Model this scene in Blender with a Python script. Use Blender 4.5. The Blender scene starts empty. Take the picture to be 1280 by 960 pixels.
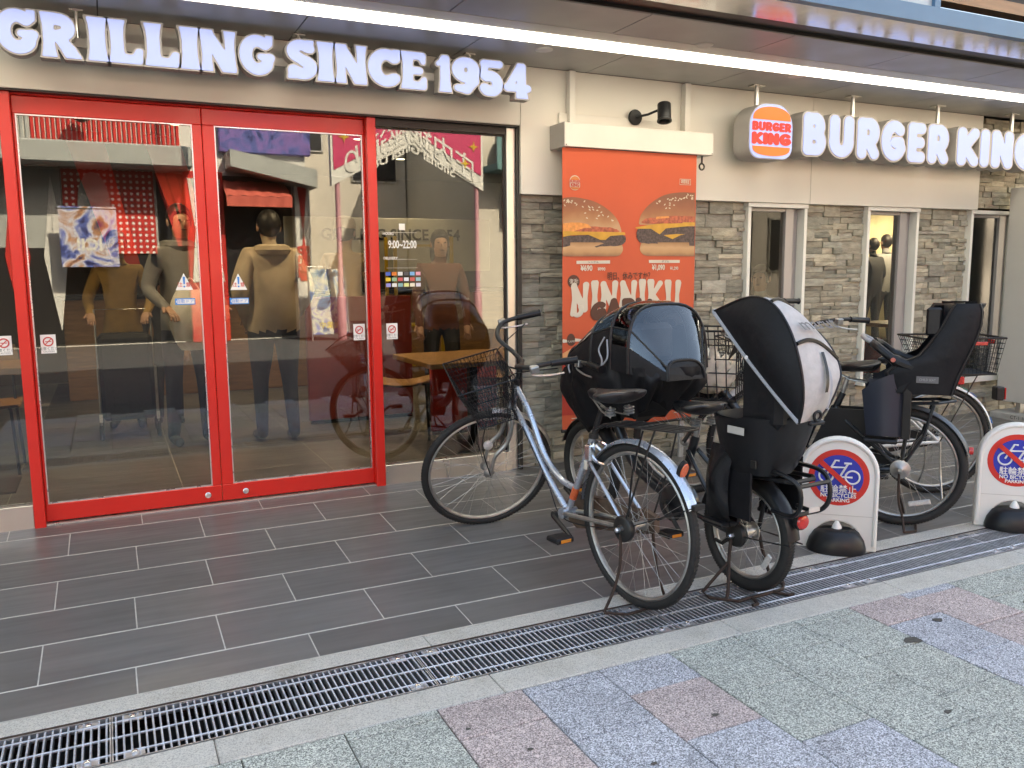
import bpy, bmesh, math, random
import numpy as np
from mathutils import Vector, Matrix

random.seed(11)
RN = np.random.RandomState(5)
sc = bpy.context.scene
COL = sc.collection
R_ = math.radians
PI = math.pi

# ------------------------------------------------------------------ camera
F_PX, CAM_H = 1045.0, 1.38
_X = np.array([2831 - 640., 318 - 480., F_PX]); _X /= np.linalg.norm(_X)
_V = np.array([708 - 640., 8140 - 480., F_PX]); _V -= _X * (_V @ _X); _V /= np.linalg.norm(_V)
_Y = np.cross(_V, _X); _Y = -_Y if _Y[2] < 0 else _Y
CR = np.stack([_X, _Y, -_V])                       # rows: world axes in camera axes (right, down, forward)
cam_d = bpy.data.cameras.new('camera'); cam = bpy.data.objects.new('camera', cam_d); COL.objects.link(cam)
cam_d.sensor_width = 36; cam_d.lens = F_PX / 1280 * 36; cam_d.clip_start = .05; cam_d.clip_end = 2000
_m = Matrix.Identity(4)
for _r in range(3):
    _m[_r][0] = CR[_r, 0]; _m[_r][1] = -CR[_r, 1]; _m[_r][2] = -CR[_r, 2]
_m[2][3] = CAM_H
cam.matrix_world = _m
sc.camera = cam

# ------------------------------------------------------------------ sky, sun, exposure
SUN = Vector((.32, .72, .74)).normalized()          # towards the sun: behind the restaurant, high
w = bpy.data.worlds.new('World'); sc.world = w; w.use_nodes = True
nt = w.node_tree
sky = nt.nodes.new('ShaderNodeTexSky'); sky.sky_type = 'NISHITA'; sky.sun_disc = False
sky.sun_elevation = math.asin(SUN.z); sky.sun_rotation = math.atan2(SUN.x, SUN.y)
sky.air_density = 1.0; sky.dust_density = 3.0; sky.ozone_density = 1.0
bg = nt.nodes['Background']; bg.inputs['Strength'].default_value = .15
nt.links.new(sky.outputs[0], bg.inputs[0])
sun_d = bpy.data.lights.new('sun', 'SUN'); sun_d.energy = 5.0; sun_d.angle = R_(.5); sun_d.color = (1, .94, .85)
sun = bpy.data.objects.new('sun', sun_d); COL.objects.link(sun)
sun.rotation_euler = (-SUN).to_track_quat('-Z', 'Y').to_euler()
sc.view_settings.view_transform = 'Standard'; sc.view_settings.look = 'None'
sc.view_settings.gamma = 1; sc.view_settings.use_curve_mapping = False
sc.view_settings.exposure = 2.62
sc.view_settings.use_white_balance = True; sc.view_settings.white_balance_temperature = 7700; sc.view_settings.white_balance_tint = 6
sc.cycles.max_bounces = 8; sc.cycles.transparent_max_bounces = 24; sc.cycles.glossy_bounces = 4
sc.cycles.diffuse_bounces = 4; sc.cycles.sample_clamp_indirect = 4.0
sc.cycles.caustics_reflective = False; sc.cycles.caustics_refractive = False

# ------------------------------------------------------------------ photo pixel -> place
SLOPE, EDGE = .06, 2.885                            # the porch floor rises from the drain to the doors
def ray(u, v): return CR @ np.array([(u - 640) / F_PX, (v - 480) / F_PX, 1.])
def onY(u, v, y):
    d = ray(u, v); t = y / d[1]; return (d[0] * t, y, CAM_H + d[2] * t)
def onZ(u, v, z=0):
    d = ray(u, v); t = (z - CAM_H) / d[2]; return (d[0] * t, d[1] * t, z)
def floor_z(y): return max(0., SLOPE * (min(y, 4.80) - EDGE))

# ------------------------------------------------------------------ mesh helpers
class MB:
    def __init__(s): s.v = []; s.f = []; s.mi = []
    def add(s, vs, fs, mi=0):
        b = len(s.v); s.v += [tuple(map(float, p)) for p in vs]
        s.f += [tuple(b + i for i in f) for f in fs]; s.mi += [mi] * len(fs); return s
    def box(s, x0, x1, y0, y1, z0, z1, mi=0):
        return s.add([(x0,y0,z0),(x1,y0,z0),(x1,y1,z0),(x0,y1,z0),(x0,y0,z1),(x1,y0,z1),(x1,y1,z1),(x0,y1,z1)],
                     [(0,3,2,1),(4,5,6,7),(0,1,5,4),(1,2,6,5),(2,3,7,6),(3,0,4,7)], mi)
    def cbox(s, x0, x1, y0, y1, z0, z1, c=.004, mi=0):
        "box with chamfered edges"
        c = min(c, abs(x1-x0)/2.2, abs(y1-y0)/2.2, abs(z1-z0)/2.2)
        L = [(x0,x1),(y0,y1),(z0,z1)]; vs = []; idx = {}
        for sx in (0,1):
            for sy in (0,1):
                for sz in (0,1):
                    for ax in range(3):
                        p = []
                        for k, sg in enumerate((sx,sy,sz)):
                            e = L[k][sg]; p.append(e if k == ax else e + (c if sg == 0 else -c))
                        idx[sx,sy,sz,ax] = len(vs); vs.append(p)
        fs = []
        for ax in range(3):
            o = [k for k in range(3) if k != ax]
            for sg in (0,1):
                q = []
                for a, b in ((0,0),(1,0),(1,1),(0,1)):
                    t = [0,0,0]; t[ax] = sg; t[o[0]] = a; t[o[1]] = b; q.append(idx[t[0],t[1],t[2],ax])
                fs.append(tuple(q) if (sg == 1) ^ (ax == 1) else tuple(q[::-1]))
        for ax in range(3):
            o = [k for k in range(3) if k != ax]
            for a in (0,1):
                for b in (0,1):
                    t0 = [0,0,0]; t1 = [0,0,0]; t0[ax] = 0; t1[ax] = 1
                    t0[o[0]] = t1[o[0]] = a; t0[o[1]] = t1[o[1]] = b
                    q = (idx[(*t0, o[0])], idx[(*t1, o[0])], idx[(*t1, o[1])], idx[(*t0, o[1])])
                    fs.append(q)
        for sx in (0,1):
            for sy in (0,1):
                for sz in (0,1): fs.append(tuple(idx[sx,sy,sz,k] for k in range(3)))
        return s.add(vs, fs, mi)
    def tube(s, path, r, n=8, closed=False, caps=True, mi=0, flat=None):
        P = [Vector(p) for p in path]; m = len(P)
        rr = list(r) if isinstance(r, (list, tuple, np.ndarray)) else [r] * m
        T = []
        for i in range(m):
            a = P[i-1] if (i > 0 or closed) else P[0]; b = P[(i+1) % m] if (i < m-1 or closed) else P[-1]
            t = (b - a); T.append(t.normalized() if t.length > 1e-9 else Vector((0,0,1)))
        up = Vector((0,0,1)) if abs(T[0].z) < .9 else Vector((1,0,0))
        N = (up - T[0] * up.dot(T[0])).normalized(); vs = []
        for i in range(m):
            if i: 
                N = N - T[i] * N.dot(T[i]); N.normalize()
            B = T[i].cross(N)
            for k in range(n):
                a = 2 * PI * k / n
                f1, f2 = (1, 1) if flat is None else flat
                vs.append(P[i] + (N * math.cos(a) * f1 + B * math.sin(a) * f2) * rr[i])
        fs = []
        for i in range(m if closed else m - 1):
            j = (i + 1) % m
            for k in range(n):
                l = (k + 1) % n; fs.append((i*n+k, i*n+l, j*n+l, j*n+k))
        if caps and not closed:
            fs.append(tuple(range(n))[::-1]); fs.append(tuple((m-1)*n + k for k in range(n)))
        return s.add(vs, fs, mi)
    def cyl(s, a, b, r, n=12, mi=0): return s.tube([a, b], r, n, mi=mi)
    def torus(s, c, R, r, ax='y', n=48, m=8, a0=0, a1=2*PI, flat=None, mi=0):
        full = abs(a1 - a0 - 2*PI) < 1e-6; k = n if full else n + 1; pts = []
        for i in range(k):
            a = a0 + (a1 - a0) * i / n; u, v = R * math.cos(a), R * math.sin(a)
            pts.append({'y': (c[0]+u, c[1], c[2]+v), 'x': (c[0], c[1]+u, c[2]+v), 'z': (c[0]+u, c[1]+v, c[2])}[ax])
        return s.tube(pts, r, m, closed=full, flat=flat, mi=mi)
    def lathe(s, prof, c=(0,0,0), n=32, ax='z', mi=0):
        vs = []; m = len(prof)
        for (r, h) in prof:
            for k in range(n):
                a = 2*PI*k/n; x, y = r*math.cos(a), r*math.sin(a)
                p = {'z': (x,y,h), 'y': (x,h,y), 'x': (h,x,y)}[ax]
                vs.append((c[0]+p[0], c[1]+p[1], c[2]+p[2]))
        fs = [(i*n+k, i*n+(k+1)%n, (i+1)*n+(k+1)%n, (i+1)*n+k) for i in range(m-1) for k in range(n)]
        fs.append(tuple(range(n))[::-1]); fs.append(tuple((m-1)*n+k for k in range(n)))
        return s.add(vs, fs, mi)
    def prism(s, poly, y0, y1, plane='xz', mi=0):
        "polygon extruded along the third axis"
        def p3(a, b, t): return {'xz': (a, t, b), 'xy': (a, b, t), 'yz': (t, a, b)}[plane]
        n = len(poly); vs = [p3(a, b, y0) for a, b in poly] + [p3(a, b, y1) for a, b in poly]
        fs = [tuple(range(n)), tuple(range(n, 2*n))[::-1]] + [(i, i+n, (i+1) % n + n, (i+1) % n) for i in range(n)]
        return s.add(vs, fs, mi)
    def grid(s, fn, nu, nv, closeu=False, mi=0):
        vs = [fn(i / (nu if closeu else nu - 1), j / (nv - 1)) for i in range(nu) for j in range(nv)]
        fs = [(i*nv+j, ((i+1) % nu)*nv+j, ((i+1) % nu)*nv+j+1, i*nv+j+1) for i in range(nu if closeu else nu-1) for j in range(nv-1)]
        return s.add(vs, fs, mi)
    def ell(s, c, r, n=16, m=10, mi=0):
        return s.grid(lambda u, v: (c[0]+r[0]*math.cos(2*PI*u)*math.sin(PI*(v*.998+.001)), c[1]+r[1]*math.sin(2*PI*u)*math.sin(PI*(v*.998+.001)), c[2]-r[2]*math.cos(PI*(v*.998+.001))), n, m, True, mi)
    def xf(s, M, i0=0):
        for i in range(i0, len(s.v)): s.v[i] = tuple(M @ Vector(s.v[i]))
        return s
    def mesh(s, name, sharp=35, flip=False):
        me = bpy.data.meshes.new(name); me.from_pydata(s.v, [], s.f)
        bm = bmesh.new(); bm.from_mesh(me); bmesh.ops.recalc_face_normals(bm, faces=bm.faces); bm.to_mesh(me); bm.free()
        me.polygons.foreach_set('material_index', s.mi[:len(me.polygons)])
        if sharp:
            me.polygons.foreach_set('use_smooth', [True] * len(me.polygons)); me.set_sharp_from_angle(angle=R_(sharp))
        me.update(); return me

def obj(name, mb, mat=None, parent=None, M=None, loc=None, label=None, cat=None, group=None, kind=None, sharp=35):
    me = mb.mesh(name, sharp) if isinstance(mb, MB) else mb
    o = bpy.data.objects.new(name, me); COL.objects.link(o)
    if mat is not None and not me.materials:
        for k in (mat if isinstance(mat, (list, tuple)) else [mat]): me.materials.append(k)
    if parent is not None: o.parent = parent
    if M is not None: o.matrix_local = M
    if loc is not None: o.location = loc
    return tag(o, label, cat, group, kind)
def tag(o, label=None, cat=None, group=None, kind=None):
    if label: o['label'] = label
    if cat: o['category'] = cat
    if group: o['group'] = group
    if kind: o['kind'] = kind
    return o
def thing(name, label, cat, loc=(0,0,0), rz=0, group=None):
    o = bpy.data.objects.new(name, None); COL.objects.link(o); o.empty_display_size = .1
    o.location = loc; o.rotation_euler = (0, 0, rz); return tag(o, label, cat, group)
def copy_tree(o, parent=None):
    c = o.copy(); COL.objects.link(c); c.parent = parent
    for ch in list(o.children): copy_tree(ch, c)
    return c
def curve(pts, n=8):
    "Catmull-Rom through points"
    P = [Vector(p) for p in pts]; out = []
    for i in range(len(P) - 1):
        p0 = P[i-1] if i else P[0]*2 - P[1]; p1, p2 = P[i], P[i+1]; p3 = P[i+2] if i+2 < len(P) else P[-1]*2 - P[-2]
        for k in range(n):
            t = k / n
            out.append(.5*((2*p1) + (p2-p0)*t + (2*p0-5*p1+4*p2-p3)*t*t + (3*p1-p0-3*p2+p3)*t**3))
    out.append(P[-1]); return out

# ------------------------------------------------------------------ materials
def mat(name, col, rough=.5, metal=0., var=.12, scale=6., bump=0., bscale=60., coat=0., rvar=.0, stretch=None, rnd=0., spec=.5, sheen=0., alpha=None, detail=4.):
    m = bpy.data.materials.new(name); m.use_nodes = True; t = m.node_tree; b = t.nodes['Principled BSDF']
    N = t.nodes.new; L = t.links.new
    geo = N('ShaderNodeNewGeometry'); mp = N('ShaderNodeMapping'); L(geo.outputs['Position'], mp.inputs[0])
    if stretch: mp.inputs['Scale'].default_value = stretch
    nz = N('ShaderNodeTexNoise'); nz.inputs['Scale'].default_value = scale; nz.inputs['Detail'].default_value = detail
    L(mp.outputs[0], nz.inputs['Vector'])
    fac = nz.outputs['Fac']
    mr = N('ShaderNodeMapRange'); L(fac, mr.inputs[0]); mr.inputs[1].default_value = .25; mr.inputs[2].default_value = .75
    mr.inputs[3].default_value = 1 - var; mr.inputs[4].default_value = 1 + var
    val = mr.outputs[0]
    if rnd:
        oi = N('ShaderNodeObjectInfo'); ad = N('ShaderNodeMath'); ad.operation = 'ADD'
        L(oi.outputs['Random'], ad.inputs[0]); L(geo.outputs['Random Per Island'], ad.inputs[1])
        fr = N('ShaderNodeMath'); fr.operation = 'FRACT'; L(ad.outputs[0], fr.inputs[0])
        r2 = N('ShaderNodeMapRange'); L(fr.outputs[0], r2.inputs[0]); r2.inputs[3].default_value = 1 - rnd; r2.inputs[4].default_value = 1 + rnd
        ml = N('ShaderNodeMath'); ml.operation = 'MULTIPLY'; L(val, ml.inputs[0]); L(r2.outputs[0], ml.inputs[1]); val = ml.outputs[0]
    vm = N('ShaderNodeVectorMath'); vm.operation = 'SCALE'; vm.inputs[0].default_value = col[:3]; L(val, vm.inputs['Scale'])
    L(vm.outputs[0], b.inputs['Base Color'])
    b.inputs['Metallic'].default_value = metal; b.inputs['Roughness'].default_value = rough
    b.inputs['Coat Weight'].default_value = coat; b.inputs['Coat Roughness'].default_value = .08
    b.inputs['Specular IOR Level'].default_value = spec
    if sheen: b.inputs['Sheen Weight'].default_value = sheen
    if rvar:
        n2 = N('ShaderNodeTexNoise'); n2.inputs['Scale'].default_value = scale * 2.3; L(mp.outputs[0], n2.inputs['Vector'])
        r3 = N('ShaderNodeMapRange'); L(n2.outputs['Fac'], r3.inputs[0]); r3.inputs[1].default_value = .3; r3.inputs[2].default_value = .7
        r3.inputs[3].default_value = max(.02, rough - rvar); r3.inputs[4].default_value = min(1, rough + rvar); L(r3.outputs[0], b.inputs['Roughness'])
    if bump:
        n3 = N('ShaderNodeTexNoise'); n3.inputs['Scale'].default_value = bscale; n3.inputs['Detail'].default_value = 3; L(mp.outputs[0], n3.inputs['Vector'])
        bp = N('ShaderNodeBump'); bp.inputs['Strength'].default_value = bump; bp.inputs['Distance'].default_value = .004
        L(n3.outputs['Fac'], bp.inputs['Height']); L(bp.outputs[0], b.inputs['Normal'])
    return m
def emit(name, col, strength, var=0.):
    m = bpy.data.materials.new(name); m.use_nodes = True; b = m.node_tree.nodes['Principled BSDF']
    b.inputs['Base Color'].default_value = (*[.45*c for c in col], 1); b.inputs['Roughness'].default_value = .35
    b.inputs['Emission Color'].default_value = (*col, 1); b.inputs['Emission Strength'].default_value = strength
    return m
def glass(name, tint=(.9,.93,.92), refl=.12, rough=0., ior=1.5, wav=0.):
    m = bpy.data.materials.new(name); m.use_nodes = True; t = m.node_tree; N = t.nodes.new; L = t.links.new
    t.nodes.remove(t.nodes['Principled BSDF']); out = t.nodes['Material Output']
    tr = N('ShaderNodeBsdfTransparent'); tr.inputs[0].default_value = (*tint, 1)
    gl = N('ShaderNodeBsdfGlossy'); gl.inputs['Roughness'].default_value = rough; gl.inputs[0].default_value = (.97,.98,1,1)
    lw = N('ShaderNodeFresnel'); lw.inputs['IOR'].default_value = ior
    ad = N('ShaderNodeMath'); ad.operation = 'ADD'; ad.use_clamp = True; ad.inputs[1].default_value = refl; L(lw.outputs[0], ad.inputs[0])
    mx = N('ShaderNodeMixShader'); L(ad.outputs[0], mx.inputs[0]); L(tr.outputs[0], mx.inputs[1]); L(gl.outputs[0], mx.inputs[2])
    if wav:
        nz = N('ShaderNodeTexNoise'); nz.inputs['Scale'].default_value = 3.; geo = N('ShaderNodeNewGeometry'); L(geo.outputs['Position'], nz.inputs['Vector'])
        bp = N('ShaderNodeBump'); bp.inputs['Strength'].default_value = wav; bp.inputs['Distance'].default_value = .01
        L(nz.outputs['Fac'], bp.inputs['Height']); L(bp.outputs[0], gl.inputs['Normal'])
    L(mx.outputs[0], out.inputs['Surface']); return m

def speckle(name, base, dark, light, scale=260., rough=.7, rnd=.05):
    "terrazzo-like paver: fine dark and light grains"
    m = mat(name, base, rough, var=.1, scale=5., rnd=rnd); t = m.node_tree; N = t.nodes.new; L = t.links.new; b = t.nodes['Principled BSDF']
    src = b.inputs['Base Color'].links[0].from_socket
    geo = N('ShaderNodeNewGeometry')
    vo = N('ShaderNodeTexVoronoi'); vo.inputs['Scale'].default_value = scale; L(geo.outputs['Position'], vo.inputs['Vector'])
    sp = N('ShaderNodeSeparateColor'); L(vo.outputs['Color'], sp.inputs[0])
    cr = N('ShaderNodeValToRGB'); e = cr.color_ramp.elements
    cr.color_ramp.interpolation = 'CONSTANT'
    e[0].position = 0; e[0].color = (*dark, 1); e[1].position = .28; e[1].color = (1, 1, 1, 1)
    k = cr.color_ramp.elements.new(.72); k.color = (*light, 1)
    L(sp.outputs[0], cr.inputs[0])
    mx = N('ShaderNodeMix'); mx.data_type = 'RGBA'; mx.blend_type = 'MULTIPLY'; mx.inputs[0].default_value = 1
    L(src, mx.inputs[6]); L(cr.outputs[0], mx.inputs[7]); L(mx.outputs[2], b.inputs['Base Color'])
    bp = N('ShaderNodeBump'); bp.inputs['Strength'].default_value = .25; bp.inputs['Distance'].default_value = .002
    L(sp.outputs[1], bp.inputs['Height']); L(bp.outputs[0], b.inputs['Normal'])
    return m

def stains(m, amt=.3, scale=2.5, lo=.52, hi=.72, tint=(.5,.47,.42), fine=9.):
    "irregular dirt marks multiplied onto the colour of a material"
    t = m.node_tree; N = t.nodes.new; L = t.links.new; b = t.nodes['Principled BSDF']
    src = b.inputs['Base Color'].links[0].from_socket
    geo = N('ShaderNodeNewGeometry'); nz = N('ShaderNodeTexNoise'); nz.inputs['Scale'].default_value = scale
    nz.inputs['Detail'].default_value = fine; nz.inputs['Roughness'].default_value = .62; L(geo.outputs['Position'], nz.inputs['Vector'])
    mr = N('ShaderNodeMapRange'); L(nz.outputs['Fac'], mr.inputs[0]); mr.inputs[1].default_value = lo; mr.inputs[2].default_value = hi
    mr.inputs[3].default_value = 0; mr.inputs[4].default_value = amt
    mx = N('ShaderNodeMix'); mx.data_type = 'RGBA'; mx.blend_type = 'MULTIPLY'; mx.inputs[7].default_value = (*tint, 1)
    L(mr.outputs[0], mx.inputs[0]); L(src, mx.inputs[6]); L(mx.outputs[2], b.inputs['Base Color']); return m

MT = {}
MT['tile'] = stains(mat('floor_tile', (.128,.122,.114), .36, var=.16, scale=1.8, stretch=(1.0,11,11), rvar=.08, rnd=.13, detail=5), .42, 2.2, .50, .78)
MT['grout'] = stains(mat('grout', (.50,.48,.43), .85, var=.15, scale=40), .35, 6, .45, .75)
MT['granite'] = stains(speckle('pale_granite', (.50,.48,.43), (.72,.72,.72), (1.12,1.12,1.1), 330, .7), .55, 5, .47, .72)
MT['pave_green'] = stains(speckle('green_paver', (.325,.34,.305), (.42,.42,.42), (1.85,1.83,1.78), 300), .35, 4, .55, .75)
MT['pave_blue'] = stains(speckle('blue_paver', (.325,.335,.36), (.42,.42,.42), (1.85,1.83,1.8), 300), .35, 4, .55, .75)
MT['pave_pink'] = stains(speckle('pink_paver', (.375,.315,.30), (.48,.46,.46), (1.65,1.65,1.62), 300), .35, 4, .55, .75)
MT['joint'] = mat('sand_joint', (.075,.07,.06), .95, var=.35, scale=60, bump=.4)
MT['galv'] = mat('galvanised_steel', (.50,.51,.53), .42, .85, var=.25, scale=25, rvar=.12)
MT['rusty'] = mat('rusty_steel', (.038,.024,.018), .8, .2, var=.4, scale=30)
MT['drain'] = mat('drain_channel', (.05,.048,.045), .9, var=.4, scale=9)
MT['red'] = mat('red_painted_aluminium', (.62,.018,.012), .32, var=.05, scale=3, coat=.15)
MT['cream'] = mat('cream_panel', (.68,.655,.585), .42, var=.04, scale=1.3, rvar=.06)
MT['cream2'] = mat('cream_housing', (.68,.66,.60), .4, var=.05, scale=4)
MT['soffit'] = mat('grey_soffit_panel', (.40,.395,.38), .38, var=.06, scale=2, rvar=.08)
MT['dark'] = mat('dark_metal', (.022,.021,.020), .4, .3, var=.2)
MT['mirror'] = mat('polished_steel', (.55,.56,.58), .12, 1., var=.08, rvar=.04)
MT['steel'] = mat('brushed_steel', (.62,.60,.56), .30, .95, var=.05, scale=4, stretch=(1.2,1.2,.08), rvar=.04)
MT['stone'] = mat('ledge_stone', (.335,.312,.258), .82, var=.3, scale=22, stretch=(.6,1,1.8), bump=.9, bscale=70, rnd=.3, detail=8)
def stone_tones(m, tones):
    "a tone of its own for every stone"
    t = m.node_tree; N = t.nodes.new; L = t.links.new; b = t.nodes['Principled BSDF']; src = b.inputs['Base Color'].links[0].from_socket
    oi = N('ShaderNodeObjectInfo'); ge = N('ShaderNodeNewGeometry'); ad = N('ShaderNodeMath'); L(oi.outputs['Random'], ad.inputs[0]); L(ge.outputs['Random Per Island'], ad.inputs[1])
    mu = N('ShaderNodeMath'); mu.operation = 'MULTIPLY'; mu.inputs[1].default_value = 7.31; L(ad.outputs[0], mu.inputs[0]); fr = N('ShaderNodeMath'); fr.operation = 'FRACT'; L(mu.outputs[0], fr.inputs[0])
    cr = N('ShaderNodeValToRGB'); L(fr.outputs[0], cr.inputs[0]); e = cr.color_ramp.elements; e[0].color = (*tones[0], 1); e[1].color = (*tones[-1], 1)
    for q, c in enumerate(tones[1:-1]): k = e.new((q+1)/(len(tones)-1)); k.color = (*c, 1)
    mx = N('ShaderNodeMix'); mx.data_type = 'RGBA'; mx.blend_type = 'MULTIPLY'; mx.inputs[0].default_value = 1; L(src, mx.inputs[6]); L(cr.outputs[0], mx.inputs[7]); L(mx.outputs[2], b.inputs['Base Color']); return m
stone_tones(MT['stone'], ((1,1,1),(.80,.84,.82),(1.12,1.06,.96),(.70,.74,.72),(1.0,.98,.93),(.88,.86,.78),(1.2,1.16,1.08)))
MT['backing'] = mat('mortar_backing', (.07,.066,.058), .95, var=.2)
MT['white'] = mat('white_frame', (.70,.69,.63), .4, var=.05)
MT['sash'] = mat('grey_sash', (.33,.31,.30), .4, .2, var=.06)
MT['glass'] = glass('shop_glass', (.74,.74,.70), .035)
MT['glass2'] = glass('window_glass', (.88,.89,.87), .0, 0., 1.22)
MT['blackp'] = mat('black_plastic', (.008,.008,.009), .40, var=.25, scale=9, rvar=.1, spec=.38)
MT['blackg'] = mat('black_gloss', (.008,.008,.009), .22, var=.2, scale=9)
MT['rubber'] = mat('tyre_rubber', (.012,.0115,.011), .72, var=.3, scale=25, bump=.25, bscale=150)
MT['chrome'] = mat('chrome', (.72,.73,.75), .16, 1., var=.08, rvar=.06)
MT['alu'] = mat('aluminium', (.62,.63,.64), .30, 1., var=.1, rvar=.08)
MT['dullalu'] = mat('weathered_aluminium', (.40,.39,.37), .42, .9, var=.2, scale=20, rvar=.1)
MT['silver'] = mat('silver_bicycle_paint', (.50,.54,.60), .26, .65, var=.06, coat=.5, rvar=.06)
MT['darkpaint'] = mat('dark_bicycle_paint', (.018,.019,.021), .3, .3, var=.12, coat=.4)
MT['whitepaint'] = mat('white_bicycle_paint', (.72,.70,.65), .3, 0, var=.04, coat=.4)
MT['fabric'] = mat('black_nylon', (.0075,.0075,.009), .55, var=.3, scale=30, bump=.6, bscale=20, spec=.26)
MT['fabric_w'] = mat('pale_grey_canvas', (.46,.44,.42), .85, var=.1, scale=40, bump=.35, bscale=55)
MT['fabric_g'] = mat('grey_binding', (.34,.35,.37), .8, var=.1, scale=40)
MT['vinyl'] = glass('clear_vinyl', (.80,.81,.82), .05, .02, 1.45, .8)
MT['leather'] = mat('saddle_vinyl', (.013,.012,.012), .36, var=.25, scale=14, rvar=.1, bump=.15)
MT['redrefl'] = mat('red_reflector', (.50,.02,.015), .2, var=.15, scale=120, coat=.6)
MT['orrefl'] = mat('orange_reflector', (.62,.12,.04), .22, var=.2, scale=160, coat=.5)
MT['amber'] = mat('amber_reflector', (.70,.25,.02), .25, var=.1, coat=.5)
MT['clearrefl'] = mat('clear_reflector', (.62,.60,.56), .25, .3, var=.2, scale=150, coat=.5)
MT['plasticw'] = mat('white_moulded_plastic', (.74,.73,.68), .42, var=.04, scale=3)
MT['signred'] = mat('sign_red', (.62,.03,.02), .4, var=.03)
MT['signblue'] = mat('sign_blue', (.02,.035,.36), .4, var=.03)
MT['printw'] = mat('white_print', (.80,.79,.75), .45, var=.02)
MT['wood'] = mat('oak_veneer', (.30,.155,.06), .42, var=.25, scale=5, stretch=(1,9,9), rvar=.05)
MT['concrete'] = mat('concrete_block', (.36,.35,.32), .9, var=.15, scale=20, bump=.5, bscale=90)
MT['pylonw'] = mat('warm_white_sheet', (.48,.46,.42), .45, var=.03)
# ------------------------------------------------------------------ lettering
def stroke_field(strokes, X, Z, r, clip=None, k=0.):
    D = np.full(X.shape, 9.)
    for st in strokes:
        for a, b in zip(st[:-1], st[1:]):
            ax, az = a[0], a[1]; bx, bz = b[0], b[1]
            ra = a[2] if len(a) > 2 else r; rb = b[2] if len(b) > 2 else r
            vx, vz = bx-ax, bz-az; l2 = vx*vx + vz*vz + 1e-12
            t = np.clip(((X-ax)*vx + (Z-az)*vz) / l2, 0, 1)
            d = np.hypot(X-ax-t*vx, Z-az-t*vz) - (ra + (rb-ra)*t)
            if k:
                h = np.clip(.5 + .5*(D-d)/k, 0, 1); D = D*(1-h) + d*h - k*h*(1-h)
            else: D = np.minimum(D, d)
    if clip is not None:
        q = np.maximum(clip[0]-Z, Z-clip[1]); D = np.maximum(D, q)
    return D
def contour_fill(D, xs, zs, lvl=0.):
    "filled marching squares -> 2-D verts, faces, boundary edges"
    V = []; key = {}; Fc = []; E = {}
    D = D - lvl
    def corner(i, j):
        if (i, j) not in key: key[i, j] = len(V); V.append((xs[i], zs[j]))
        return key[i, j]
    def cross(i, j, i2, j2):
        kk = (i, j, i2, j2) if (i, j) < (i2, j2) else (i2, j2, i, j)
        if kk not in key:
            a, b = D[i, j], D[i2, j2]; t = a/(a-b); key[kk] = len(V)
            V.append((xs[i]+(xs[i2]-xs[i])*t, zs[j]+(zs[j2]-zs[j])*t))
        return key[kk]
    for i in range(len(xs)-1):
        for j in range(len(zs)-1):
            cs = [(i,j),(i+1,j),(i+1,j+1),(i,j+1)]; ins = [D[c] < 0 for c in cs]
            if not any(ins): continue
            poly = []; edges = []
            for q in range(4):
                c, n = cs[q], cs[(q+1) % 4]
                if ins[q]: poly.append(corner(*c))
                if ins[q] != ins[(q+1) % 4]:
                    poly.append(cross(*c, *n)); edges.append((len(poly)-1, ins[q]))
            if len(poly) >= 3: Fc.append(tuple(poly))
    for f in Fc:
        for a, b in zip(f, f[1:] + f[:1]):
            if (b, a) in E: del E[b, a]
            else: E[a, b] = 1
    return V, Fc, list(E)
def field_solid(D, xs, zs, lvl, y0, y1, sx=1., sz=1., back=True):
    "solid whose front lies at y0 (towards -y) and back at y1"
    V, Fc, E = contour_fill(D, xs, zs, lvl); n = len(V); mb = MB()
    vs = [(x*sx, y0, z*sz) for x, z in V] + [(x*sx, y1, z*sz) for x, z in V]
    fs = list(Fc) + ([tuple(i+n for i in f[::-1]) for f in Fc] if back else [])
    if abs(y1-y0) > 1e-6: fs += [(b, a, a+n, b+n) for a, b in E]
    else: vs = vs[:n]; fs = list(Fc)
    return mb.add(vs, fs)
def arc(cx, cz, rx, rz, a0, a1, n=10, r=None):
    return [(cx+rx*math.cos(R_(a0+(a1-a0)*i/n)), cz+rz*math.sin(R_(a0+(a1-a0)*i/n))) + ((r,) if r else ()) for i in range(n+1)]
# rounded fat capitals, cap height 1
RF = {
 'B': (.66, [[(.15,.14),(.15,.86)], [(.15,.86),(.36,.86)]+arc(.36,.68,.13,.18,80,-90,8)+[(.2,.52)], [(.3,.51)]+arc(.38,.32,.15,.18,80,-90,8)+[(.15,.14)]]),
 'U': (.70, [[(.15,.86),(.15,.36)]+arc(.35,.36,.20,.22,180,360,10)+[(.55,.36),(.55,.86)]]),
 'R': (.66, [[(.15,.14),(.15,.86)], [(.15,.86),(.36,.86)]+arc(.36,.65,.15,.21,80,-90,8)+[(.2,.45)], [(.34,.44),(.52,.14)]]),
 'G': (.72, [arc(.39,.5,.25,.36,48,330,16)+[(.58,.36),(.56,.46),(.42,.46)]]),
 'E': (.56, [[(.15,.14),(.15,.86)], [(.15,.86),(.43,.86)], [(.15,.5),(.40,.5)], [(.15,.14),(.43,.14)]]),
 'K': (.66, [[(.14,.14),(.14,.86)], [(.52,.86),(.22,.5),(.53,.14)]]),
 'I': (.29, [[(.145,.14),(.145,.86)]]),
 'N': (.68, [[(.14,.14),(.14,.86),(.54,.14),(.54,.86)]]),
}
def v_(x, z0=-.06, z1=1.06, w=.105, fl=.165): return [(x,z0,fl),(x,.22,w),(x,.78,w),(x,z1,fl)]
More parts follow.
